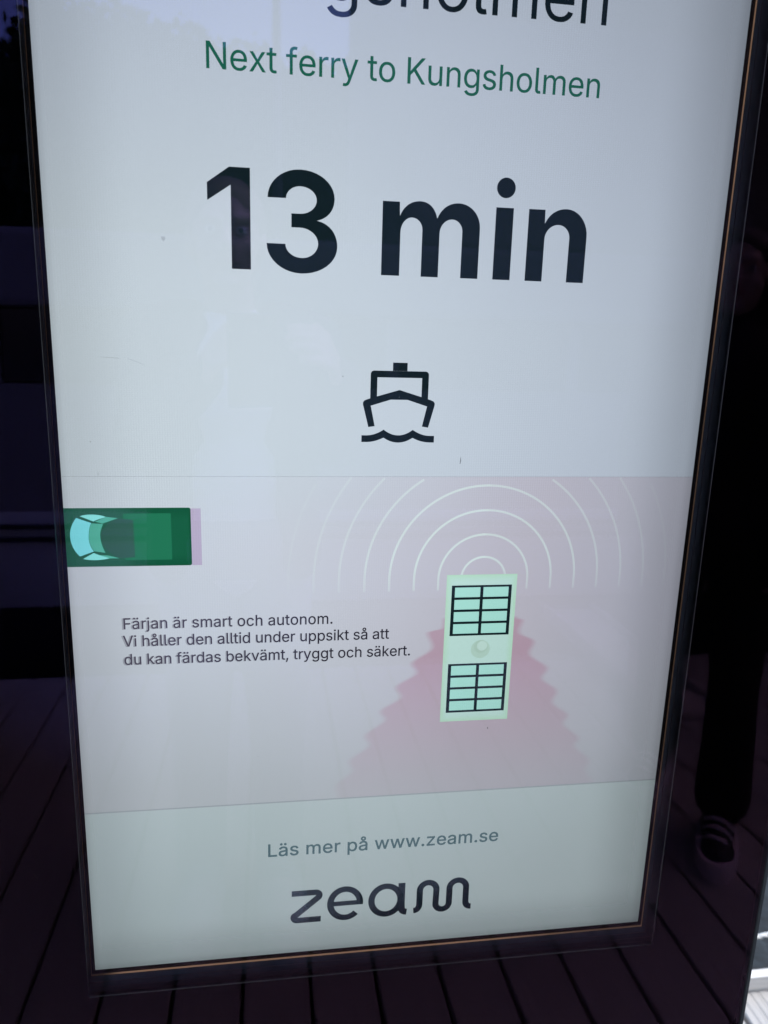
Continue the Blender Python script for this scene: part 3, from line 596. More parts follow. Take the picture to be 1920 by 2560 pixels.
# colours as the panel shows them straight on
WHT = lin((205, 220, 228)); 
def c_top(x, z): return mixc(mixc(lin((206, 218, 226)), lin((200, 211, 228)), min(1, max(0, x / 530))), lin((200, 211, 230)), min(1, max(0, (z - 620) / 180)) * .7)
P_A, P_B, P_C, P_D = lin((208, 216, 228)), lin((200, 198, 212)), lin((197, 206, 214)), lin((195, 197, 213))
def c_panel(x, z):
    t = min(1, max(0, (x - 80) / 330)); u = min(1, max(0, (330 - z) / 140))
    c = mixc(P_A, P_B, t * t * (3 - 2 * t)); c = mixc(c, P_D, min(1, max(0, (x - 390) / 100)))
    c = mixc(c, c_top(x, z), (1 - t) * min(1, max(0, (z - 405) / 50)) * .9)
    return mixc(c, P_C, u * (.95 - .35 * t))
def c_bot(x, z): return mixc(lin((199, 216, 221)), lin((201, 217, 222)), min(1, max(0, x / 530)))
def grid(x0, x1, z0, z1, nx, nz):
    v = [(x0 + (x1 - x0) * i / nx, z0 + (z1 - z0) * j / nz) for j in range(nz + 1) for i in range(nx + 1)]
    f = [(j * (nx + 1) + i, j * (nx + 1) + i + 1, (j + 1) * (nx + 1) + i + 1, (j + 1) * (nx + 1) + i) for j in range(nz) for i in range(nx)]
    return v, f
shape('departure_background', *grid(0, 530, 461.5, 942, 20, 20), c_top, 1)
shape('picture_background', *grid(0, 530, 162.8, 461.4, 40, 30), c_panel, 1)
shape('footer_background', *grid(0, 530, 0, 162.7, 20, 10), c_bot, 1)
shape('footer_rule', *grid(0, 530, 162.0, 163.3, 1, 1), lin((176, 186, 194)), 2)

INK = lin((20, 34, 40)); GREEN = lin((30, 102, 84))
text('headline', 'Kungsholmen', 117.3, 414.4, 808.3, 34.4, INK, 2, label='large dark word Kungsholmen, cut by the photo edge')
text('subtitle', 'Next ferry to Kungsholmen', 117.9, 413.6, 758.25, 17.6, GREEN, 2, bold=2, label='green line Next ferry to Kungsholmen')
one = [(116.4, 682.2), (132.6, 693.6), (147.8, 693.6), (147.8, 621.7), (133.6, 621.7), (133.6, 681.2), (116.4, 669.8)]
three = path([('M', 160.6, 674), ('V', 185, 694.5), ('H', 210.8, 675), ('C', 210.8, 667, 206, 661, 197.6, 659), ('C', 207.5, 657.3, 213.3, 650, 213.3, 640.5),
              ('V', 186, 620.2), ('H', 159.7, 641.4), ('L', 173.8, 641.4), ('V', 186.2, 631.6), ('H', 198.6, 642.3), ('V', 184.5, 653.5), ('L', 178.3, 653.5),
              ('L', 178.3, 663.4), ('L', 184.5, 663.4), ('H', 197.3, 673.4), ('V', 185, 682.8), ('H', 174.3, 674)])
em_ = path([('M', 247.7, 621.4), ('L', 247.7, 675.8), ('L', 260.9, 675.8), ('L', 261.3, 665.4), ('C', 263.5, 672, 269, 676.9, 277, 676.9), ('C', 284, 676.9, 288.8, 672.4, 290.6, 664.9),
            ('C', 293.5, 672.4, 299.6, 676.9, 307.5, 676.9), ('H', 325, 659), ('L', 325, 621.4), ('L', 311, 621.4), ('L', 311, 656), ('V', 302.6, 664.8), ('H', 292.9, 654),
            ('L', 292.9, 621.4), ('L', 279.2, 621.4), ('L', 279.2, 656), ('V', 270.8, 664.8), ('H', 262, 653.5), ('L', 262, 621.4)])
en_ = path([('M', 364, 621.4), ('L', 364, 675.6), ('L', 377.3, 675.6), ('L', 377.6, 665.2), ('C', 380.5, 672, 386.5, 676.9, 395, 676.9), ('H', 413.1, 656.5), ('L', 413.1, 621.4),
            ('L', 398.7, 621.4), ('L', 398.7, 655), ('V', 389, 664.8), ('H', 378.1, 653.5), ('L', 378.1, 621.4)])
draw('waiting_time', [one, three, em_, en_, rect(337.3, 351.5, 621.4, 675.5), circle(344.4, 690, 7.5)], INK, 2, 'big bold dark writing 13 min')

# ferry pictogram
mir = lambda P: [(530.8 - x, z) for x, z in P[::-1]]
cab_o = arcpts(244.4, 545.2, 2.8, 2.8, 180, 90, 6); cab_o = [(241.6, 525)] + cab_o
cabin = cab_o + mir(cab_o)
cab_i = [(247.1, 527.0), (247.1, 542.7), (283.7, 542.7), (283.7, 527.0)]
draw('boat_cabin', [cabin + [], cab_i], INK, 2)
draw('boat_funnel', [rect(259.5, 271.4, 548.05, 554.6)], INK, 2)
hl = [(265.4, 532.9), (247.1, 527.5), (239, 525.0), (236.8, 524.0), (235.8, 522.4), (235.9, 520.6), (240.6, 502.6), (245.8, 503.4), (242.2, 519.9), (265.4, 527.2)]
draw('boat_hull', [hl + mir(hl)[1:-1]], INK, 3)
def wav(x):
    d = abs(x - 265.4)
    if d <= 12.1: return 496.0 + 4.6 * (d / 12.1) ** 2
    e_ = (d - 12.1) / 18.0; return 495.8 + 4.8 * max(0, 1 - e_ / .8) ** 2 if e_ < .8 else 495.8
xs_ = [235.2 + 60.4 * i / 60 for i in range(61)]
def wavb(x):
    d = abs(x - 265.4)
    if d <= 12.1: return 490.0 + 4.0 * (d / 12.1) ** 2
    e_ = (d - 12.1) / 18.0; return 490.3 + 3.7 * max(0, 1 - e_ / .8) ** 2 if e_ < .8 else 490.3
draw('boat_waves', [[(x, wav(x)) for x in xs_] + [(x, wavb(x)) for x in xs_[::-1]]], INK, 2)

# cartoon: wake, radar arcs, ferry from above, lorry from above
WR = [(377, 345), (377.7, 333.1), (382.4, 330.7), (381.5, 319.2), (394.1, 309.5), (392.7, 297.9), (408.7, 283.1), (406.0, 273.7), (419.8, 259.9), (418.4, 249.0), (432.5, 234.9), (430.9, 226.3), (445.3, 210.6), (443.6, 203.1), (458, 186.8), (457, 178), (463.9, 163)]
WL = [(312, 335), (310.1, 325), (299.3, 320.7), (302.1, 306.8), (286.4, 292.5), (288.9, 283.4), (273.0, 270.0), (275.5, 260.5), (259.6, 247.1), (262.0, 238.7), (246.1, 223.8), (248.4, 214.3), (232.4, 199.3), (233.6, 189.5), (220.7, 175.3), (222, 163)]
def crom(P, n=6):
    out = []
    for i in range(len(P) - 1):
        p0, p1, p2, p3 = P[max(i - 1, 0)], P[i], P[i + 1], P[min(i + 2, len(P) - 1)]
        for k in range(n):
            t = k / n; a = -.5 * t + t * t - .5 * t ** 3; b = 1 - 2.5 * t * t + 1.5 * t ** 3; c = .5 * t + 2 * t * t - 1.5 * t ** 3; d = -.5 * t * t + .5 * t ** 3
            out.append((a * p0[0] + b * p1[0] + c * p2[0] + d * p3[0], a * p0[1] + b * p1[1] + c * p2[1] + d * p3[1]))
    return out + [P[-1]]
WR = crom([(x + (1.6 if i % 2 == 0 and i > 1 else 0), z + (1.5 if i % 2 == 0 and i > 1 else 0)) for i, (x, z) in enumerate(WR)])
WL = crom([(x - (1.6 if i % 2 == 0 and i > 1 else 0), z + (1.5 if i % 2 == 0 and i > 1 else 0)) for i, (x, z) in enumerate(WL)])
def smooth_edge(P, z, r=.8):
    def at_(zz):
        for (x0, z0), (x1, z1) in zip(P, P[1:]):
            if z0 >= zz >= z1: return x0 + (x1 - x0) * (z0 - zz) / max(1e-6, z0 - z1)
        return P[0][0] if zz > P[0][1] else P[-1][0]
    return sum(at_(z + d) for d in (-r, -r / 2, 0, r / 2, r)) / 5
v, f, cols = [], [], []
NZ, SOFT = 150, 3.2
WK = lin((190, 156, 177))
for j in range(NZ + 1):
    z = 335 - (335 - 163.5) * j / NZ
    l, r_ = smooth_edge(WL, z), smooth_edge(WR, z)
    al = .78 - .63 * min(1, max(0, (300 - z) / 130)) ** .9
    row = [(l - SOFT, 0), (l + SOFT, 1)] + [(l + SOFT + (r_ - l - 2 * SOFT) * i / 10, 1) for i in range(1, 10)] + [(r_ - SOFT, 1), (r_ + SOFT, 0)]
    for x, a in row:
        v.append((x, z)); g_ = c_panel(x, z); cols.append(mixc(g_, WK, a * al))
nr = 13
for j in range(NZ):
    for i in range(nr - 1): f.append((j * nr + i, (j + 1) * nr + i, (j + 1) * nr + i + 1, j * nr + i + 1))
it = iter(cols)
shape('wake', v, f, lambda x, z: next(it), 2)
ARC = lin((222, 240, 240))
for k, (r0, al) in enumerate([(19.8, .95), (40, .85), (61.4, .85), (83, .75), (104.4, .55), (126.3, .38), (147.7, .24), (169, .10)]):
    pts = [(344.9 + r0, 361 + i) for i in range(0, 10, 3)] + arcpts(344.9, 371, r0, r0, 0, 180, 72) + [(344.9 - r0, 370 - i) for i in range(0, 10, 3)]
    if k == 0: pts = arcpts(344.9, 371, r0, r0, 0, 180, 40)
    seg, run = [], []
    for q in pts:
        if q[1] <= 461.2: run.append(q)
        elif run: seg.append(run); run = []
    if run: seg.append(run)
    def ac(x, z, al=al): return mixc(c_panel(x, z), ARC, al * (.55 + .45 * min(1, max(0, (z - 361) / 25))) * (.8 if x > 345 else 1))
    for s_ in seg:
        if len(s_) >= 3: shape('radar_arc', *stroke(s_, 1.9), ac, 3)
SHELL = lin((202, 238, 232)); SHELL_E = lin((192, 234, 210))
def shell(x, z):
    e_ = min(x - 312.4, 375.8 - x, z - 235, 375 - z); return mixc(SHELL_E, SHELL, min(1, max(0, e_ / 6)))
shape('ferry_shape', *grid(312.5, 375.7, 235.2, 374.9, 30, 60), shell, 5)
def solar(z0, z1, x0, x1):
    CELL = lin((180, 240, 230)); DK = lin((22, 38, 42))
    shape('roof_panel_frame', *grid(x0, x1, z0, z1, 1, 1), DK, 6)
    h = (z1 - z0 - 1.7) / 4
    for r_ in range(4):
        for c_ in range(2):
            a = x0 + 2.9 + c_ * ((x1 - x0) / 2 - 1.5); b = a + (x1 - x0) / 2 - 4.3
            shape('roof_panel_pane', *grid(a, b, z0 + 2.1 + r_ * h, z0 + r_ * h + h - .2, 1, 1), CELL, 7)
solar(318.2, 365.2, 317.3, 371.4); solar(243.9, 291.5, 317.5, 371.9)
draw('mast_ball', [circle(346.2, 305, 8.7)], lin((190, 224, 212)), 6)
draw('mast_ball_rim', [circle(346.4, 307.4, 6.2)], lin((184, 217, 204)), 7)
draw('mast_ball_light', [circle(347.6, 308.2, 4.6)], lin((204, 236, 228)), 8)

G1 = lin((18, 88, 60)); G2 = lin((36, 124, 90)); G3 = lin((46, 106, 88)); G4 = lin((66, 118, 108))
draw('lorry_ghost', [rect(97.5, 105.6, 387.4, 435.3)], lin((190, 180, 208)), 2, label='faint mauve trailing edge of the lorry')
def c_body(x, z):
    e_ = min(436 - z, z - 387.4); c = mixc(G1, G2, .25 * min(1, e_ / 10)); 
    return mixc(c, G3, .7 * min(1, max(0, (54 - x) / 12)))
shape('lorry_body', *grid(0, 95.9, 387.4, 436.0, 60, 30), c_body, 3)
draw('lorry_tail', [rrect(95.8, 97.6, 387.4, 436.0, 1.7, True)], lambda x, z: G1, 3)
draw('lorry_load_bed', [rrect(45, 82, 392.6, 431.4, .8)], G2, 4)
draw('lorry_roof', [path([('M', 52.7, 426), ('L', 41, 427.6), ('C', 32, 424, 27, 418, 26.9, 412.5), ('C', 27, 406, 32, 398, 41.5, 394.4), ('L', 52.8, 395)])], lin((54, 100, 90)), 5)
CY = lin((150, 246, 244)); CY2 = lin((138, 238, 250)); TL = lin((92, 190, 170))
draw('lorry_windscreen', [path([('M', 9.2, 428.1), ('C', 5.2, 423, 3.7, 418, 3.7, 412.8), ('C', 3.8, 406, 6.4, 400, 10.3, 396.3), ('L', 21.1, 400.3), ('C', 18.6, 404, 17.6, 408, 17.8, 412.6), ('C', 18, 417, 18.8, 421, 20.4, 423.8)])], CY2, 6)
draw('lorry_side_window', [path([('M', 11.9, 429.5), ('C', 17, 431.4, 26, 431.2, 31.9, 428.8), ('C', 28, 427.4, 24.5, 426.6, 22.1, 425.1)])], CY, 6)
draw('lorry_side_window', [path([('M', 12.5, 394.2), ('L', 21.0, 399.0), ('C', 25, 397, 29, 396, 33, 394.4), ('C', 26, 392.6, 18, 392.6, 12.5, 394.2)])], CY, 6)
draw('lorry_side_window', [path([('M', 32.1, 428.8), ('L', 40.9, 427.7), ('L', 29.0, 423.3), ('L', 23.2, 425.0)])], TL, 6)
draw('lorry_side_window', [path([('M', 33.2, 394.3), ('L', 40.7, 394.3), ('L', 32, 396.8), ('L', 25.5, 397.2)])], TL, 6)
draw('lorry_windscreen_rear', [path([('M', 20.6, 423.6), ('L', 29.4, 423.0), ('C', 27.6, 419, 26.6, 416, 26.7, 412.5), ('C', 26.8, 408, 28.2, 403, 30, 399), ('L', 21.3, 400.5), ('C', 18.8, 404.5, 17.9, 408, 18, 412.6), ('C', 18.2, 417, 19, 421, 20.6, 423.6)])], TL, 6)

TXT = lin((78, 74, 88)); TXT2 = lin((96, 98, 112))
def txtc(x, z): return mixc(lin((84, 80, 98)), lin((44, 44, 56)), min(1, max(0, (x - 60) / 120)))
def soft(x, z): return mixc(c_panel(x, z), txtc(x, z), .12 + .30 * min(1, max(0, (200 - x) / 130)))
for s_, xe, zb in (('Färjan är smart och autonom.', 213.6, 333.0), ('Vi håller den alltid under uppsikt så att', 263.2, 317.6), ('du kan färdas bekvämt, tryggt och säkert.', 282.4, 301.2)):
    x_s = {'F': 41.1, 'V': 40.0, 'd': 40.3}[s_[0]]
    text('caption_ghost', s_, x_s - 1.3, xe - .3, zb - .3, 9.6, soft, 3, bold=10, sx=.95)
    text('caption_line', s_, x_s, xe, zb, 9.6, txtc, 4, bold=6, sx=.95)
text('web_address', 'Läs mer på www.zeam.se', 157.9, 375.2, 106.6, 12.9, lin((98, 126, 136)), 2, bold=10, sx=1.0, label='grey writing Läs mer på www.zeam.se')

# the logo word, drawn with one even stroke
LW = 6.1
def lg(strokes):
    V, F = [], []
    for w_, s_ in strokes:
        a, b = stroke(s_, w_); n0 = len(V); V += a; F += [tuple(i + n0 for i in t) for t in b]
    return V, F
zs = [(179.1, 64.9)] + arcpts(201.6, 61.6, 3.4, 3.3, 90, -40, 10) + [(203.4, 58.7), (183.0, 41.1)] + arcpts(184.2, 38.7, 3.2, 3.3, 135, 270, 10) + [(206.5, 35.4)]
es = arcpts(229.5, 50.2, 14.1, 15.6, -4, 316, 60)
as_ = arcpts(268.6, 50.0, 14.0, 15.4, 0, 360, 60)
ast = [(283.6, 67.8), (283.6, 45), (283.8, 40.2)] + path([('M', 284, 39), ('V', 289.0, 35.2)], 6)
ms = [(295.6, 35.7)] + path([('M', 296.6, 35.8), ('H', 301.3, 42.5)], 8) + arcpts(309.4, 57.6, 8.1, 8.2, 180, 0, 20) + arcpts(323.8, 41.6, 6.6, 6.7, 180, 360, 20) + arcpts(338.6, 57.8, 8.2, 8.2, 180, 0, 20) + path([('M', 346.9, 41.5), ('V', 351.5, 35.7)], 8) + [(352.5, 35.7)]
V, F = lg([(LW, zs), (LW, es), (LW, as_), (LW + .6, ast), (LW, ms), (5.0, [(216.2, 50.3), (246.4, 50.3)])])
shape('logo_word', V, F, lin((28, 40, 50)), 3, disp, 'dark rounded logo word zeam')

# small marks on the glass
def mark(x, z, w_, h_, mat, rot=0.0):
    c, s_ = math.cos(rot), math.sin(rot); pts = []
    for i in range(8):
        a = i * math.pi / 4; r = 1 + .25 * math.sin(i * 2.3 + x)
        px, pz = w_ / 2 * math.cos(a) * r, h_ / 2 * math.sin(a) * r
        pts.append(((x + px * c - pz * s_) / 1000, -.0344, KZ + (z + px * s_ + pz * c) / 1000))
    mesh('dirt_mark', pts, [tuple(range(8))], mat, kiosk)
rm = random.Random(5)
for x, z, w_, h_, r_, mt in [(310.4, 481, .9, 6.0, -.05, 'speck'), (216, 545, .9, .9, 0, 'speck'), (88, 638, 3.2, 3.6, 0, 'smudge'), (88, 638, 2.0, 2.2, .5, 'smudge'), (35, 470, .6, 4, -.05, 'smudge'), (347, 246, .9, 2.0, .3, 'speck'),
                        (48, 555, 16, .5, -.06, 'smudge'), (66, 552.5, 14, .4, -.35, 'smudge'), (430, 112, 1.0, .7, 0, 'smudge'), (160, 640, .6, .6, 0, 'smudge'), (468, 120, 1.1, .8, .4, 'smudge'), (150, 230, .9, .9, 0, 'smudge'), (31, 494, 1.4, 1.4, 0, 'smudge'), (305, 546, .5, 1.5, 0, 'smudge')]:
    mark(x, z, w_, h_, M[mt], r_)
for k in range(70):
    side = rm.random()
    x = rm.uniform(-75, -8) if side < .35 else rm.uniform(535, 625) if side < .65 else rm.uniform(0, 600)
    z = rm.uniform(-130, 780) if side < .65 else rm.uniform(-130, -12)
    mark(x, z, rm.uniform(.25, .7), rm.uniform(.25, .8), M['dust' if k % 3 else 'dust_thin'], rm.random() * 3)
for k in range(26):           # scuffs and dried runs on the lower left of the glass
    x, z = rm.uniform(-95, -10), rm.uniform(-60, 260)
    mark(x, z, rm.uniform(.3, .7), rm.uniform(2, 7), M['dust_thin'], rm.uniform(-1.2, 1.2))
for x, z, h_, r_ in [(-38, 470, 6, .3), (-44, 520, 8, -.2), (-34, 132, 9, .6), (-49, 600, 4, .2), (-62, 20, 12, -.4), (-56, -60, 14, -.3)]:
    mark(x, z, .5, h_, M['dust_thin'], r_); mark(x + 1.5, z - h_ * .4, .5, h_ * .5, M['dust_thin'], r_ * .4)
# ------------------------------------------------------------------ people (seen mirrored in the glass)
def capsule(bm, a, b, ra, rb, seg=12):
    a, b = Vector(a), Vector(b); d = b - a; L = d.length or 1e-4; d.normalize()
    u = d.orthogonal().normalized(); w = d.cross(u)
    rows = []
    prof = [(-ra * math.cos(t), ra * math.sin(t)) for t in (0.15, .6, 1.1, math.pi / 2)] + [(L + rb * math.sin(t), rb * math.cos(t)) for t in (0, .5, 1.0, 1.42)]
    for h, r in prof: rows.append([bm.verts.new(a + d * h + (u * math.cos(2 * math.pi * k / seg) + w * math.sin(2 * math.pi * k / seg)) * r) for k in range(seg)])
    for i in range(len(rows) - 1):
        for k in range(seg): bm.faces.new((rows[i][k], rows[i][(k + 1) % seg], rows[i + 1][(k + 1) % seg], rows[i + 1][k]))
    bm.faces.new(rows[0][::-1]); bm.faces.new(rows[-1])
def ell(bm, c, r, rot=None):
    q = bmesh.ops.create_uvsphere(bm, u_segments=18, v_segments=12, radius=1)
    for v in q['verts']:
        p = Vector((v.co.x * r[0], v.co.y * r[1], v.co.z * r[2]))
        if rot: p = rot @ p
        v.co = Vector(c) + p
def remeshed(name, bm, mat, parent, voxel=.008, it=2):
    """fuse overlapping volumes into one continuous surface"""
    bmesh.ops.recalc_face_normals(bm, faces=bm.faces)
    me = bpy.data.meshes.new(name); bm.to_mesh(me); bm.free()
    o = bpy.data.objects.new(name, me); S.collection.objects.link(o)
    r = o.modifiers.new('r', 'REMESH'); r.mode = 'VOXEL'; r.voxel_size = voxel
    s = o.modifiers.new('s', 'SMOOTH'); s.iterations = it; s.factor = .5
    dg = bpy.context.evaluated_depsgraph_get(); m2 = bpy.data.meshes.new_from_object(o.evaluated_get(dg))
    bpy.data.objects.remove(o); bpy.data.meshes.remove(me)
    m2.materials.clear(); m2.materials.append(mat)
    for p in m2.polygons: p.use_smooth = True
    m2.name = name
    return link(bpy.data.objects.new(name, m2), parent)
def hand(bm, wrist, direction, up, side, curl):
    """palm, four unequal fingers and a thumb; direction = forearm line, up = back of the hand, side = thumb side"""
    d, u = Vector(direction).normalized(), Vector(up).normalized(); s = Vector(side).normalized(); w = Vector(wrist)
    for k in (-.024, -.008, .008, .024): capsule(bm, w + d * .012 + s * k * .7, w + d * .085 + s * k, .0125, .0105, 8)
    for k, ln in ((.030, .072), (.010, .080), (-.010, .074), (-.029, .058)):
        p = w + d * .088 + s * k; q = d
        for j in range(3):
            q = (Matrix.Rotation(-curl * (.6 + .35 * j), 3, s if s.cross(q).dot(u) < 0 else s) @ q) if False else (q * math.cos(curl) - u * math.sin(curl)).normalized()
            e_ = p + q * ln * (.45, .32, .23)[j]; capsule(bm, p, e_, .0092 - j * .0008, .0086 - j * .0009, 8); p = e_
    p = w + d * .02 + s * .026; t1 = p + (d * .6 + s * .7 - u * .2).normalized() * .042; t2 = t1 + (d * .95 + s * .2 - u * .25).normalized() * .032
    capsule(bm, p, t1, .0135, .0105, 8); capsule(bm, t1, t2, .0102, .0085, 8)
def person(loc, yaw, h, J, spec, label):
    """J: joints in the person's frame (facing +y), metres for a height of 1.75"""
    root = tag(empty('person', loc, (0, 0, yaw)), label, 'person')
    k = h / 1.75; g = {n: Vector(p) * k for n, p in J.items() if isinstance(p, tuple)}
    hd = g['head']
    def limbs(bm, grow=0.0, parts='tal'):
        r = lambda v: v * k + grow
        if 't' in parts:
            ell(bm, g['chest'], (r(.165), r(.115), r(.18))); ell(bm, g['belly'], (r(.145), r(.108), r(.17))); ell(bm, g['pelvis'], (r(.165), r(.12), r(.13)))
            for s in 'LR': ell(bm, g['sh' + s], (r(.062), r(.065), r(.06)))
            capsule(bm, g['chest'] + Vector((-.13, 0, .09)) * k, g['chest'] + Vector((.13, 0, .09)) * k, r(.062), r(.062))
        if 'l' in parts:
            for s in 'LR':
                capsule(bm, g['hip' + s], g['kn' + s], r(.088), r(.058)); capsule(bm, g['kn' + s], g['an' + s], r(.057), r(.040))
        if 'a' in parts:
            for s in 'LR':
                capsule(bm, g['sh' + s], g['el' + s], r(.050), r(.038)); capsule(bm, g['el' + s], g['wr' + s], r(.038), r(.026))
    # body: one continuous surface with the head and the hands
    bm = bmesh.new(); limbs(bm)
    capsule(bm, g['chest'] + Vector((0, -.01, .12)) * k, hd + Vector((0, -.012, -.07)) * k, .060 * k, .053 * k)
    ell(bm, hd + Vector((0, -.012, .022)) * k, (.077 * k, .094 * k, .092 * k)); ell(bm, hd + Vector((0, .012, -.035)) * k, (.063 * k, .076 * k, .078 * k))
    ell(bm, hd + Vector((0, .058, -.092)) * k, (.026 * k, .024 * k, .020 * k))
    capsule(bm, hd + Vector((0, .086, .012)) * k, hd + Vector((0, .105, -.024)) * k, .008 * k, .0135 * k)       # nose
    for s in (-1, 1):
        ell(bm, hd + Vector((s * .079, -.01, -.012)) * k, (.010 * k, .018 * k, .030 * k))                        # ears
        capsule(bm, hd + Vector((s * .018, .080, .028)) * k, hd + Vector((s * .046, .070, .030)) * k, .009 * k, .008 * k)  # brows
        ell(bm, hd + Vector((s * .036, .050, -.028)) * k, (.024 * k, .024 * k, .026 * k))                        # cheeks
        sd = 'L' if s < 0 else 'R'
        ell(bm, g['an' + sd] + Vector((0, .06, -.045)) * k, (.045 * k, .12 * k, .035 * k))
        hand(bm, g['wr' + sd], J['hd' + sd], J['hu' + sd], J['hs' + sd], J.get('curl', .35))
    remeshed('body', bm, M['skin'], root, .0055, 1)
    bm = bmesh.new(); capsule(bm, hd + Vector((-.018, .083, -.055)) * k, hd + Vector((.018, .083, -.055)) * k, .0065 * k, .0065 * k, 8); bm_obj('lips', bm, M['lips'], root, True)
    for s in (-1, 1):
        bm = bmesh.new(); ell(bm, hd + Vector((s * .031, .071, .006)) * k, (.0125 * k, .0125 * k, .009 * k)); e_ = bm_obj('eye', bm, M['eyew'], root, True)
        bm = bmesh.new(); ell(bm, hd + Vector((s * .031, .0815, .006)) * k, (.0052 * k, .0035 * k, .0052 * k)); bm_obj('iris', bm, M['iris'], e_, True)
    # hair
    bm = bmesh.new(); ell(bm, hd + Vector((0, -.024, .038)) * k, (.087 * k, .098 * k, .090 * k)); ell(bm, hd + Vector((0, -.052, -.01)) * k, (.080 * k, .070 * k, .085 * k))
    if spec.get('long'):
        for s in (-1, 1): capsule(bm, hd + Vector((s * .055, -.05, 0)) * k, hd + Vector((s * .085, -.03, -.20)) * k, .045 * k, .03 * k)
        capsule(bm, hd + Vector((0, -.07, -.02)) * k, hd + Vector((0, -.08, -.20)) * k, .06 * k, .045 * k)
    remeshed('hair', bm, spec['hair'], root, .007, 1)
    # clothes
    bm = bmesh.new(); limbs(bm, .014, 'l')
    for s in 'LR': capsule(bm, g['kn' + s], g['an' + s] + Vector((0, 0, spec.get('cuff', .01))), .068 * k, spec.get('hem', .062) * k)
    ell(bm, g['pelvis'], (.178 * k, .132 * k, .135 * k)); remeshed('trousers', bm, spec['trousers'], root, .009, 2)
    bm = bmesh.new(); limbs(bm, .010, 't'); remeshed('shirt', bm, spec['shirt'], root, .009, 2)
    bm = bmesh.new()
    if spec.get('open'):        # open jacket: two fronts, back and sleeves
        for s in (-1, 1):
            for q in (-.05, .0, .05): capsule(bm, g['chest'] + Vector((s * .125, q + .02, .10)) * k, g['pelvis'] + Vector((s * .145, q + .02, -.03)) * k, .056 * k, .052 * k)
        for q in (-.08, 0, .08): capsule(bm, g['chest'] + Vector((q, -.07, .10)) * k, g['pelvis'] + Vector((q, -.08, -.03)) * k, .064 * k, .06 * k)
        capsule(bm, g['chest'] + Vector((-.14, -.03, .115)) * k, g['chest'] + Vector((.14, -.03, .115)) * k, .07 * k, .07 * k)
        for s in (-1, 1):
            capsule(bm, g['chest'] + Vector((s * .10, .0, .13)) * k, g['chest'] + Vector((s * .175, .0, .105)) * k, .072 * k, .078 * k); capsule(bm, g['chest'] + Vector((s * .075, .055, .12)) * k, g['chest'] + Vector((s * .10, .06, -.10)) * k, .04 * k, .05 * k)
        limbs(bm, .018, 'a')
    else:
        limbs(bm, .024, 'ta'); ell(bm, g['pelvis'] + Vector((0, 0, -.05)) * k, (.20 * k, .15 * k, .16 * k))
        capsule(bm, g['chest'] + Vector((0, -.01, .14)) * k, g['chest'] + Vector((0, 0, .20)) * k, .075 * k, .07 * k)
    remeshed('jacket', bm, spec['jacket'], root, .009, 2)
    # sneakers
    for s in 'LR':
        a = g['an' + s]; f = Vector((a.x, a.y + .055 * k, 0))
        an_ = J.get('toe' + s, 0.0); Rz = Matrix.Rotation(an_, 4, 'Z')
        sh = empty('sneaker', (f.x, f.y + .015, 0), (0, 0, an_), root); sh.scale = (1.05, 1.05, 1.05)
        bm = bmesh.new(); out = []
        for i in range(28):
            t = 2 * math.pi * i / 28; y = math.sin(t) * .162 * k; x = math.cos(t) * (.056 + .009 * math.sin(t)) * k
            out.append((math.copysign(abs(x) ** .9 * (.05 ** .1), x), y))
        lo = [bm.verts.new((x, y, 0)) for x, y in out]; hi = [bm.verts.new((x * .97, y * .985, .046 * k)) for x, y in out]
        for i in range(28): bm.faces.new((lo[i], lo[(i + 1) % 28], hi[(i + 1) % 28], hi[i]))
        bm.faces.new(lo[::-1]); bm.faces.new(hi); bm_obj('sole', bm, spec['sole'], sh)
        bm = bmesh.new(); ell(bm, (0, .075 * k, .036 * k), (.045 * k, .066 * k, .040 * k)); ell(bm, (0, .0, .050 * k), (.044 * k, .085 * k, .052 * k))
        ell(bm, (0, -.07 * k, .052 * k), (.040 * k, .066 * k, .052 * k)); capsule(bm, (0, -.055 * k, .07 * k), (0, -.06 * k, .115 * k), .045 * k, .046 * k)
        remeshed('upper', bm, spec['upper'], sh, .006, 1)
        bm = bmesh.new()
        for i, (y, z) in enumerate(((.075, .073), (.048, .088), (.022, .100))):
            tube(bm, [(-.036 * k, (y - .028) * k, (z - .022) * k), (-.015 * k, (y - .004) * k, (z + .004) * k), (.012 * k, (y + .004) * k, (z + .003) * k), (.036 * k, (y - .006) * k, (z - .024) * k)], .0062 * k, 6)
        bm_obj('stripes', bm, spec['stripe'], sh, True)
    return root

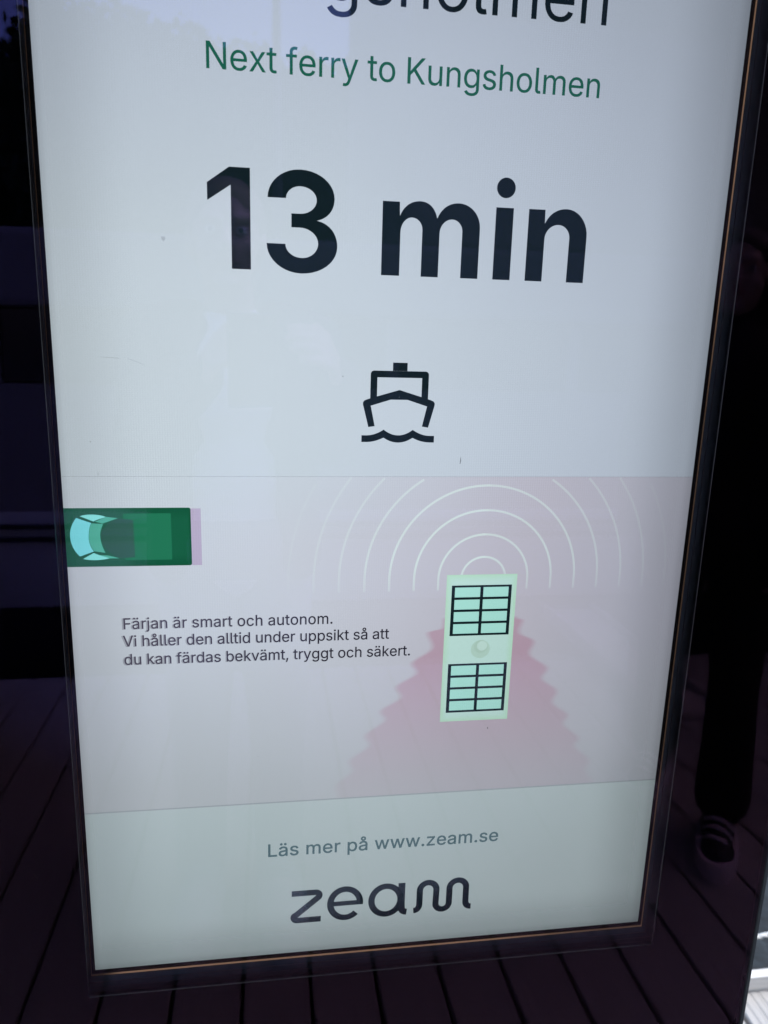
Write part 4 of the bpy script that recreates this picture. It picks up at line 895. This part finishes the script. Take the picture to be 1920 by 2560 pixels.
J1 = dict(head=(0, .03, 1.63), chest=(0, 0, 1.31), belly=(0, .0, 1.12), pelvis=(0, 0, .96), shL=(-.17, 0, 1.42), shR=(.17, 0, 1.42), elL=(-.235, -.02, 1.14), elR=(.235, -.02, 1.14),
          wrL=(-.21, .10, .92), wrR=(.21, .10, .92), hipL=(-.085, 0, .92), hipR=(.085, 0, .92), knL=(-.11, -.02, .50), knR=(.105, .12, .50), anL=(-.12, -.17, .085), anR=(.11, .13, .085),
          hdL=(.1, .2, -1), huL=(-1, 0, 0), hsL=(0, 1, .2), hdR=(-.1, .2, -1), huR=(1, 0, 0), hsR=(0, 1, .2), toeL=.15, toeR=-.05)
person((1.43, -1.41, 0), R(35), 1.70, J1, dict(hair=M['hair'], long=True, trousers=M['black'], shirt=M['black'], jacket=M['black2'], sole=M['sole'], upper=M['shoe_black'], stripe=M['sole'], hem=.080, cuff=.045),
       'person in loose black clothes and black and white striped sneakers, mirrored at the right edge')
J2 = dict(J1)
J2.update(head=(-.01, .05, 1.63), chest=(0, 0, 1.31), elL=(-.20, .10, 1.19), elR=(.22, .12, 1.20), wrL=(-.055, .36, 1.345), wrR=(.195, .37, 1.345),
          hdL=(.32, .62, .45), huL=(-.8, .2, .3), hsL=(.1, -.4, .9), hdR=(-.25, .62, .45), huR=(.8, .2, .3), hsR=(-.1, -.4, .9), curl=.55, toeL=.12, toeR=-.12,
          knL=(-.09, .03, .50), knR=(.095, .03, .50), anL=(-.10, 0, .085), anR=(.10, .02, .085))
person((.085, -1.14, 0), R(-2), 1.69, J2, dict(hair=M['hair2'], trousers=M['jean'], shirt=M['shirt'], jacket=M['navy'], open=True, sole=M['shoe_white'], upper=M['shoe_white'], stripe=M['shoe_white']),
       'person in open dark jacket and white shirt holding up a phone, mirrored mid screen')
# the phone in the hands, its back towards the kiosk, just behind the lens
ph = tag(empty('phone'), 'dark phone held up in both hands in front of the screen', 'phone')
ph.matrix_world = camo.matrix_world.copy()
def pbox(name, b, mat, bev): return box_obj(name, b, mat, ph, bev)
pbox('phone_body', (-.058, .014, -.132, .014, .010, .018), M['phone'], .0035)
pbox('phone_screen', (-.0565, .0125, -.1305, .0125, .0182, .0186), M['pane'], .0)
pbox('camera_plateau', (-.028, .0125, -.030, .0125, .0082, .0099), M['phone'], .0006)
for x, z in ((0, 0), (-.018, -.018)):
    bm = bmesh.new(); tube(bm, [(x, z, .0082), (x, z, .0064)], .0068, 24); l_ = bm_obj('lens_ring', bm, M['trim'], ph)
    bm = bmesh.new(); tube(bm, [(x, z, .00635), (x, z, .0062)], .0052, 20); bm_obj('lens', bm, M['pane'], l_)
